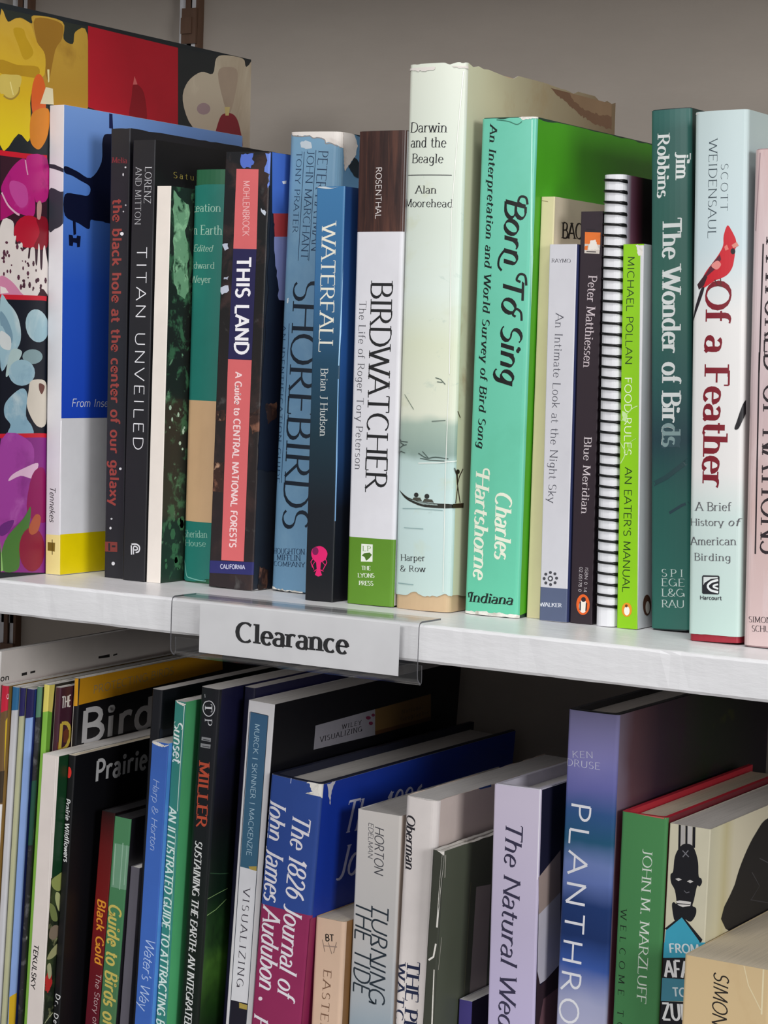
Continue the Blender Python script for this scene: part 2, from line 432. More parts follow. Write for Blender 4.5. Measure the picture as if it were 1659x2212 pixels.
#         thick  thin  serif shear nib-angle tracking
STYLE = {
    'serif': (.125, .042, .15, 0, 12, .05), 'serifb': (.2, .06, .21, 0, 10, .05), 'slab': (.23, .095, .2, 0, 0, .05),
    'serifl': (.09, .035, .1, 0, 12, .08), 'serifi': (.15, .045, .11, .24, 20, .03), 'serifbi': (.2, .055, .17, .22, 18, .04),
    'script': (.1, .03, 0, .3, 35, .0), 'scriptb': (.2, .05, .06, .25, 30, .03), 'sans': (.105, .095, 0, 0, 0, .06),
    'sansl': (.075, .068, 0, 0, 0, .08), 'sansb': (.19, .165, 0, 0, 0, .08), 'sansi': (.1, .09, 0, .2, 0, .04), 'sansbi': (.18, .15, 0, .2, 0, .07),
    'cond': (.2, .13, 0, 0, 0, .07),
}


def stroke_strip(pts, thick, thin, nib, sx):
    """quad strip along a polyline with a pen-like width; points already in final proportions"""
    n = len(pts)
    closed = n > 3 and abs(pts[0][0] - pts[-1][0]) + abs(pts[0][1] - pts[-1][1]) < 1e-6
    dirs = []
    for i in range(n):
        if closed and i in (0, n - 1):
            a, b = pts[-2], pts[1]
        else:
            a, b = pts[max(i - 1, 0)], pts[min(i + 1, n - 1)]
        dx, dy = b[0] - a[0], b[1] - a[1]
        ln = math.hypot(dx, dy) or 1
        dirs.append((dx / ln, dy / ln))
    out = []
    for (x, y), (dx, dy) in zip(pts, dirs):
        k = abs(dy * math.cos(R(nib)) + dx * math.sin(R(nib)))
        w = (thin + (thick - thin) * k ** 1.3) / 2
        out.append(((x - dy * w, y + dx * w), (x + dy * w, y - dx * w)))
    return out, dirs, closed


def refine(pts, step):
    """extra points so that long strokes follow a rounded spine"""
    out = [pts[0]]
    for (x, y), (x2, y2) in zip(pts, pts[1:]):
        n = max(1, int(math.hypot(x2 - x, y2 - y) / step))
        out += [(x + (x2 - x) * i / n, y + (y2 - y) * i / n) for i in range(1, n + 1)]
    return out


def text_polys(text, style, length, cap, fine=False, widest=1.45):
    """quads of a line of lettering: (u along the line, v up), in mm"""
    thick, thin, serif, shear, nib, track = STYLE[style]
    adv = [GL.get(c, GL[' '])[0] for c in text]
    nat = sum(adv) + track * (len(text) - 1)
    want = length / cap
    sx = max(0.62, min(widest, want / nat))
    extra = (want - nat * sx) / max(1, len(text) - 1) if want > nat * sx else 0.0
    if want < nat * 0.62:
        sx = want / nat
    polys, lift = [], []
    x0 = 0.0
    for ch, a in zip(text, adv):
        for k, st in enumerate(GL.get(ch, GL[' '])[1]):
            pts = [(x0 + px * sx, py) for px, py in st]
            if fine:
                pts = refine(pts, 0.14)
            strip, dirs, closed = stroke_strip(pts, thick * (0.55 + 0.45 * sx), thin, nib, sx)
            for i in range(len(strip) - 1):
                polys.append([strip[i][0], strip[i][1], strip[i + 1][1], strip[i + 1][0]])
                lift.append(k * 3)
            if serif and not closed:
                for e, (px, py), (dx, dy) in ((0, pts[0], dirs[0]), (1, pts[-1], dirs[-1])):
                    hs = serif * (0.5 + 0.5 * sx)
                    tb = thin * 0.9
                    if abs(dy) > 0.75 and min(abs(py - k) for k in (0, 1, XH, -.3)) < 0.02 and len(st) < 12:
                        low = py < 0.1
                        l, r = hs, hs
                        if ch.islower() and not low and ch in 'bdhiklmnpqru':
                            r = 0.0 if ch != 'u' else 0.0
                        y0, y1 = (py, py + tb) if low else (py - tb, py)
                        polys.append([(px - l, y0), (px + r, y0), (px + r, y1), (px - l, y1)])
                        lift.append(k * 3 + 1 + e)
                    elif abs(dx) > 0.95 and len(st) == 2 and ch in 'EFLTZ' and e == (1 if ch != 'T' else e) and abs(py - .53) > .05:
                        up = -1 if py > 0.9 else 1
                        q = serif * 0.9 * up
                        polys.append([(px - tb / 2, py), (px + tb / 2, py), (px + tb / 2, py + q), (px - tb / 2, py + q)])
                        lift.append(k * 3 + 1 + e)
        x0 += (a + track) * sx + extra
    return [[((x + shear * y) * cap, y * cap) for x, y in p] for p in polys], lift


# ---------------------------------------------------------------- the wall, the shelving and the floor
def simple_box(name, lo, hi, key, parent=None):
    V, F, FM = [], [], []
    add_box(V, F, FM, lo, hi, key)
    return link_mesh(name, V, F, FM, parent)


structure(simple_box('wall_back', (-1.6, 0.300, -1.3), (1.4, 0.36, 1.3), 'wall_paint'))
structure(simple_box('floor', (-1.6, -2.2, -1.36), (1.4, 0.36, -1.3), 'wall_paint'))


def shelf_board(z, label):
    """painted board, its long front edge worn uneven by use; top face at height z"""
    x0, x1, d, t = -1.15, 0.85, 0.290, 0.0172
    n = 420
    prof = [(d, 0), (0.0016, 0.0), (0.0006, -0.0004), (0.0, -0.0014), (0.0, -t + 0.0012), (0.0008, -t), (d, -t)]
    V, F, FM = [], [], []
    for i in range(n + 1):
        x = x0 + (x1 - x0) * i / n
        for j, (y, zz) in enumerate(prof):
            if 0 < j < len(prof) - 1:
                a = noise.noise(Vector((x * 60, j * 0.7, z * 9))) * 0.0004 + noise.noise(Vector((x * 240, j * 3.1, z))) * 0.00025
                chip = max(0.0, noise.noise(Vector((x * 38, 7.3 + z, j * 0.4))) - 0.42) * 0.0015 if j in (1, 2, 3, 5) else 0
                y, zz = y + abs(a) * 0.8 + chip, zz + (a * 0.7 if j < 4 else a * 0.4) - (chip * 0.6 if j < 4 else -chip * 0.4)
            V.append((x, y, z + min(zz, 0.0) if j < 3 else z + zz))
    m = len(prof)
    for i in range(n):
        for j in range(m):
            F.append((i * m + j, i * m + (j + 1) % m, (i + 1) * m + (j + 1) % m, (i + 1) * m + j))
            FM.append('shelf_paint')
    F += [tuple(range(m)), tuple(n * m + j for j in reversed(range(m)))]
    FM += ['shelf_paint', 'shelf_paint']
    o = link_mesh('shelf_board', V, F, FM)
    tag(o, label, 'shelf', 'white painted shelf boards on the wall')
    return o


LOW = -0.345
shelf_board(0.0, 'white painted shelf board with chipped front edge carrying the clear label holder')
shelf_board(LOW, 'white painted shelf board under the lower row of books')
shelf_board(0.415, 'white painted shelf board above the upper row of books')


def standard(x, label):
    """slotted upright screwed to the wall: channel, row of slots over a dark backing"""
    root = bpy.data.objects.new('shelf_standard', None)
    COL.objects.link(root)
    root.location = (x, 0.30, 0)
    tag(root, label, 'shelf standard', 'slotted uprights on the wall')
    V, F, FM = [], [], []
    y0, z0, z1 = -0.006, -1.25, 0.9
    add_box(V, F, FM, (-0.0072, y0, z0), (-0.0052, 0, z1), 'steel')
    add_box(V, F, FM, (0.0052, y0, z0), (0.0072, 0, z1), 'bronze')
    add_box(V, F, FM, (-0.0052, -0.002, z0), (0.0052, 0, z1), 'slot_dark')  # dark sheet behind the slots, their inner shade put into its colour
    z = z0 + 0.004
    while z < z1:
        add_box(V, F, FM, (-0.0052, y0, z), (0.0052, y0 + 0.0016, z + 0.018), 'steel')
        z += 0.0318
    add_box(V, F, FM, (-0.0052, y0, z0), (-0.0022, y0 + 0.0016, z1), 'steel')
    add_box(V, F, FM, (0.0022, y0, z0), (0.0052, y0 + 0.0016, z1), 'steel')
    link_mesh('channel', V, F, FM, root)
    return root


def bracket(x, z, label):
    """arm hooked into an upright, holding up the board whose underside is at z"""
    root = bpy.data.objects.new('shelf_bracket', None)
    COL.objects.link(root)
    root.location = (x, 0.2938, z)
    tag(root, label, 'shelf bracket', 'brackets under the shelf boards')
    pts = [(0, 0), (-0.255, 0), (-0.255, -0.008), (-0.06, -0.018), (0, -0.030)]
    V, F, FM = [], [], []
    for s in (-0.0016, 0.0016):
        V += [(s, y, zz - 0.0005) for y, zz in pts]
    n = len(pts)
    F += [tuple(range(n)), tuple(range(2 * n - 1, n - 1, -1))]
    F += [(i, i + n, (i + 1) % n + n, (i + 1) % n) for i in range(n)]
    FM += ['bronze'] * len(F)
    link_mesh('arm', V, F, FM, root)
    V, F, FM = [], [], []
    add_box(V, F, FM, (-0.0016, -0.0015, -0.068), (0.0016, 0.0, -0.0008), 'bronze')
    add_box(V, F, FM, (-0.0042, -0.0018, -0.088), (0.0068, 0.0, -0.066), 'bronze')
    add_box(V, F, FM, (-0.0040, -0.0030, -0.082), (0.0040, -0.0018, -0.072), 'bronze')
    link_mesh('hook', V, F, FM, root)
    return root


standard(-0.3325, 'slotted metal upright on the wall above the flower picture book')
standard(-0.4690, 'slotted metal upright on the wall at the far left of the shelf')
standard(0.45, 'slotted metal upright on the wall behind the right end of the shelf')
for sx_, nm in ((-0.3325, 'nearer the flower book corner'), (-0.469, 'at the far left'), (0.45, 'at the right end')):
    for z_, wh in ((0.415 - 0.0172, 'above the upper books'), (-0.0172, 'under the label holder shelf'), (LOW - 0.0172, 'under the lower books')):
        bracket(sx_, z_, 'brown metal shelf bracket %s, %s' % (wh, nm))


# ---------------------------------------------------------------- books
def spine_y(s, w, r, bulge):
    q = min(s, w - s)
    y = 0.0
    if q < r:
        q = max(q, 0.0)
        y = r - math.sqrt(max(0.0, r * r - (r - q) ** 2))
    return y - bulge * max(0.0, 1 - (2 * s / w - 1) ** 2)


def outline(w, D, r, bulge, fine):
    """(x, y, along-spine?) from the far end of the left board round the spine to the far end of the right board"""
    ns = max(2, int(D / (5 if fine else 40)))
    P = [(0.0, D + (r - D) * i / ns, 0) for i in range(ns)]
    ss = []
    nc = 5
    for i in range(nc):
        ss.append(r * (1 - math.cos(math.pi / 2 * i / nc)))
    nm = max(4, int((w - 2 * r) / (1.2 if fine else 2.5)))
    ss += [r + (w - 2 * r) * i / nm for i in range(nm + 1)]
    ss += [w - r * (1 - math.cos(math.pi / 2 * i / nc)) for i in range(nc - 1, -1, -1)]
    P += [(s, spine_y(s, w, r, bulge), 1) for s in ss]
    P += [(w, r + (D - r) * i / ns, 0) for i in range(1, ns + 1)]
    return P


def shell(w, D, r, bulge, th, z0, z1, smat, cmat, lmat, edge, inset=0.0, top=None, bottom=None):
    """wrapped cover: left side, spine, right side, with real thickness"""
    fine = bool(top or bottom)
    path = outline(w, D, r, bulge, fine)
    V, F, FM = [], [], []
    for x, y, on in path:
        xi = th + x * (w - 2 * th) / w
        yi = y + th * (1.0 if on else 0.0)
        xo = x * (w - 2 * inset) / w + inset
        yo = y + (inset if on else 0)
        zt = z1 - (top(x, y) if top else 0.0)
        zb = z0 + (bottom(x, y) if bottom else 0.0)
        V += [(xo * MM, yo * MM, zb * MM), (xo * MM, yo * MM, zt * MM),
              ((xi + inset) * MM if xi < w / 2 else (xi - inset) * MM, (yi + inset) * MM, zb * MM),
              ((xi + inset) * MM if xi < w / 2 else (xi - inset) * MM, (yi + inset) * MM, zt * MM)]
    for i in range(len(path) - 1):
        a, b = i * 4, i * 4 + 4
        k = smat if (path[i][2] and path[i + 1][2]) else (lmat if path[i][0] < w / 2 else cmat)
        F += [(a, b, b + 1, a + 1), (a + 2, a + 3, b + 3, b + 2), (a + 1, b + 1, b + 3, a + 3), (a, a + 2, b + 2, b)]
        FM += [k, edge, edge, edge]
    e = (len(path) - 1) * 4
    F += [(0, 1, 3, 2), (e, e + 2, e + 3, e + 1)]
    FM += [edge, edge]
    return V, F, FM


def wobble(poly, amp, rng):
    """hand-torn or painted outline: edges broken up and shifted a little"""
    out = []
    for i, (x, y) in enumerate(poly):
        x2, y2 = poly[(i + 1) % len(poly)]
        ln = math.hypot(x2 - x, y2 - y) + 1e-6
        n = max(1, min(14, int(ln / (2.4 * amp))))
        for j in range(n):
            q = rng.uniform(-amp, amp) * (1 if j else 0.4)
            out.append((x + (x2 - x) * j / n - (y2 - y) / ln * q, y + (y2 - y) * j / n + (x2 - x) / ln * q))
    return out


def smooth_line(pts, n=4):
    q = [pts[0]] + list(pts) + [pts[-1]]
    out = []
    for i in range(1, len(q) - 2):
        a, b, c, d = (Vector(q[i + j]) for j in (-1, 0, 1, 2))
        for k in range(n):
            t = k / n
            v = 0.5 * (2 * b + (c - a) * t + (2 * a - 5 * b + 4 * c - d) * t * t + (3 * b - a - 3 * c + d) * t ** 3)
            out.append((v.x, v.y))
    return out + [pts[-1]]


def rounded(poly, n=4):
    """closed smooth curve through the points"""
    out, m = [], len(poly)
    for i in range(m):
        a, b, c, d = (Vector(poly[(i + j) % m]) for j in (-1, 0, 1, 2))
        for k in range(n):
            t = k / n
            q = 0.5 * (2 * b + (c - a) * t + (2 * a - 5 * b + 4 * c - d) * t * t + (3 * b - a - 3 * c + d) * t ** 3)
            out.append((q.x, q.y))
    return out


def print_on(V, F, FM, items, w, D, r, bulge, h):
    """lay printed shapes and lettering on the spine (s) or the right-hand cover (c).
    T lettering, P flat shape, W shape with a wobbly outline, S smooth shape, E ellipse, L line, D scatter of dots"""
    rng = random.Random(len(items) * 7 + int(w * 10))
    for k, it in enumerate(items.split('\n') if items else []):
        f = it.split('|')
        kind, face, key = f[0][0], f[0][1], f[1]
        pp = [tuple(float(v) for v in q.split(',')) for q in f[2].split()]
        off = 0.03 + 0.006 * k
        polys, flat, lift = [], False, []
        if kind == 'T':
            (s0, t0), (s1, t1) = pp
            ln = math.hypot(s1 - s0, t1 - t0)
            ux, uy = (s1 - s0) / ln, (t1 - t0) / ln
            quads, lift = text_polys(f[5], f[4], ln, float(f[3]), face == 's' and float(f[3]) > 1.6, 1.45 if face == 's' else 2.0)
            for p in quads:
                polys.append([(s0 + ux * a - uy * b, t0 + uy * a + ux * b) for a, b in p])
        elif kind == 'P':
            polys, flat = [pp], True
        elif kind == 'W':
            polys, flat = [wobble(pp, float(f[3]), rng)], True
        elif kind == 'S':
            polys, flat = [rounded(pp)], True
        elif kind == 'E':
            (ox, oy), (ax, ay), (bx, by) = pp
            polys, flat = [[(ox + ax * math.cos(q) + bx * math.sin(q), oy + ay * math.cos(q) + by * math.sin(q))
                            for q in (2 * math.pi * i / 20 for i in range(20))]], True
        elif kind == 'D':
            (x0, y0), (x1, y1) = pp
            r0, r1 = (float(v) for v in f[4].split(','))
            flat = True
            for i in range(int(f[3])):
                cx, cy, q, e = rng.uniform(x0, x1), rng.uniform(y0, y1), rng.uniform(r0, r1), rng.uniform(.6, 1.6)
                polys.append([(cx + q * math.cos(t), cy + q * e * math.sin(t)) for t in (1.05 * i2 for i2 in range(6))])
        elif kind == 'L':
            wd = float(f[3])
            if len(pp) > 3:
                pp = smooth_line(pp)
            strip, _, _ = stroke_strip(refine(pp, 1.2) if face == 's' else pp, wd, wd, 0, 1)
            polys = [[strip[i][0], strip[i][1], strip[i + 1][1], strip[i + 1][0]] for i in range(len(strip) - 1)]
        lim = w if face == 's' else D
        base = off
        for i, p in enumerate(polys):
            off = base + (lift[i] * 0.002 if lift else 0)
            if kind == 'T':
                cx = sum(a for a, b in p) / len(p)
                cy = sum(b for a, b in p) / len(p)
                if not (0.0 < cx < lim and 0.5 < cy < h - 0.3):
                    continue
            p = [(min(max(a, 0.0), lim), min(max(b, 0.1), h - 0.05)) for a, b in p]
            if flat:
                bm = bmesh.new()
                vs = [bm.verts.new((a, b, 0)) for a, b in p]
                for tri in tessellate_polygon([[Vector((a, b, 0)) for a, b in p]]):
                    try:
                        bm.faces.new([vs[i] for i in tri])
                    except ValueError:
                        pass
                if face == 's':
                    cuts = [r * (1 - math.cos(math.pi / 2 * i / 5)) for i in range(1, 6)]
                    cuts += [w - c for c in cuts]
                    if bulge > 0.02:
                        cuts += [r + (w - 2 * r) * i / 12 for i in range(1, 12)]
                    for c in cuts:
                        bmesh.ops.bisect_plane(bm, geom=bm.verts[:] + bm.edges[:] + bm.faces[:], plane_co=(c, 0, 0), plane_no=(1, 0, 0))
                bm.verts.index_update()
                pieces = ([v.co.copy() for v in bm.verts], [[v.index for v in f.verts] for f in bm.faces])
                bm.free()
            else:
                pieces = ([Vector((a, b, 0)) for a, b in p], [list(range(len(p)))])
            n = len(V)
            for c in pieces[0]:
                if face == 's':
                    nx = off * (max(0.0, c.x - w + r) - max(0.0, r - c.x)) / r
                    V.append(((c.x + nx) * MM, (spine_y(c.x, w, r, bulge) - off) * MM, c.y * MM))
                else:
                    V.append(((w + off) * MM, c.x * MM, c.y * MM))
            for f in pieces[1]:
                F.append(tuple(n + i for i in f))
                FM.append(key)


def frayed(seed, amp, base=0.0, coarse=0.09, bias=0.15):
    def f(x, y):
        v = noise.noise(Vector((x * coarse, y * coarse, seed))) + 0.5 * noise.noise(Vector((x * coarse * 4, y * coarse * 4, seed + 9)))
        return base + amp * max(0.0, v + bias)
    return f


def make_book(b):
    w, h, D = b['w'], b['h'], b['D']
    kind = b['kind']
    r, bulge = b.get('r', 1.0), b.get('bulge', 0.0)
    root = bpy.data.objects.new(b['name'], None)
    COL.objects.link(root)
    root.location = [c * MM for c in b['loc']]
    root.rotation_euler = (Matrix.Rotation(R(b['yaw']), 3, 'Z') @ Matrix.Rotation(R(b['lean']), 3, 'Y')).to_euler()
    tag(root, b['label'], b.get('cat', 'book'), b.get('group'))
    smat, cmat = b['spine'], b['cover']
    lmat = b.get('left', smat)
    edge = b.get('edge', 'worn_edge')
    top = frayed(*b['top']) if 'top' in b else None
    bot = frayed(*b['bot']) if 'bot' in b else None
    V, F, FM = [], [], []
    if kind in ('jacket', 'hard'):
        jk = kind == 'jacket'
        cloth = b.get('cloth', cmat if not jk else 'cloth_black')
        ed = cloth if jk else edge
        if jk:
            Vb, Fb, Mb = shell(w, D, r, bulge, 2.4, 0.0, h, cloth, cloth, cloth, ed, inset=0.45)
            link_mesh('cover', Vb, Fb, Mb, root)
            z0, z1 = b.get('jz', (0.6, h - 0.4))
            V, F, FM = shell(w, D, r, bulge, 0.3, z0, z1, smat, cmat, lmat, edge, top=top, bottom=bot)
        else:
            V, F, FM = shell(w, D, r, bulge, 2.4, 0.0, h, smat, cmat, lmat, ed, top=top, bottom=bot)
        print_on(V, F, FM, b['items'], w, D, r, bulge, h)
        link_mesh('dust_jacket' if jk else 'cover', V, F, FM, root)
        pv, pf, pm = [], [], []
        pi = b.get('page_in', 3.0)
        add_box(pv, pf, pm, (3.0 * MM, (4.5 if bulge < 1 else 3.5) * MM, 3 * MM), ((w - 3.0) * MM, (D - 4) * MM, (h - pi) * MM), b.get('pages', 'paper_cream'))
        link_mesh('page_block', pv, pf, pm, root)
    else:
        th = 0.35 if kind == 'paper' else 0.18
        if kind == 'spiral':
            th = 0.4
        V, F, FM = shell(w, D, r, bulge, th, 0.0, h, smat, cmat, lmat, edge, top=top, bottom=bot)
        print_on(V, F, FM, b['items'], w, D, r, bulge, h)
        link_mesh('cover', V, F, FM, root)
        pv, pf, pm = [], [], []
        e = th + 0.08
        add_box(pv, pf, pm, (e * MM, (r * 0.5 + th) * MM, 0.25 * MM), ((w - e) * MM, (D - 0.6) * MM, (h - b.get('page_in', 0.35)) * MM), b.get('pages', 'paper_white'))
        link_mesh('page_block', pv, pf, pm, root)
        if kind == 'spiral':
            spiral_wire(w, h, r, root)
    return root


def spiral_wire(w, h, r, root):
    """black wire wound through the holes from end to end of the spine"""
    turns, tube, seg = 40, 0.6, 14
    V, F = [], []
    z0, z1 = 5.0, h - 2.0
    pitch = (z1 - z0) / turns
    n = turns * seg
    path = []
    for i in range(n + 1):
        ph, k = (i % seg) / seg, i // seg
        if ph < 0.6:
            t = ph / 0.6
            s = w * (0.5 - 0.5 * math.cos(math.pi * t)) * 1.06 - 0.03 * w
            y = spine_y(min(max(s, 0), w), w, r, 0.6) - 0.55 + (1.6 if t < 0.05 or t > 0.99 else 0)
            z = z1 - (k + 0.22 * t) * pitch
        else:
            t = (ph - 0.6) / 0.4
            s = w * (0.5 + 0.5 * math.cos(math.pi * t)) * 0.9 + 0.05 * w
            y = 5.2 + 1.6 * math.sin(math.pi * t)
            z = z1 - (k + 0.22 + 0.78 * t) * pitch
        path.append(Vector((s, y, z)))
    for i, p in enumerate(path):
        tang = (path[min(i + 1, n)] - path[max(i - 1, 0)]).normalized()
        nrm = Vector((0, 0, 1)).cross(tang).normalized()
        bi = tang.cross(nrm)
        ph = (i % seg) / seg
        tb = tube * (1.5 if 0.45 < ph < 0.6 else 1.0)
        for j in range(6):
            q = 2 * math.pi * j / 6
            v = p + nrm * math.cos(q) * 0.55 + bi * math.sin(q) * tb
            V.append(tuple(c * MM for c in v))
    for i in range(n):
        for j in range(6):
            F.append((i * 6 + j, i * 6 + (j + 1) % 6, (i + 1) * 6 + (j + 1) % 6, (i + 1) * 6 + j))
    link_mesh('spiral_binding', V, F, ['black_wire'] * len(F), root, smooth=True)


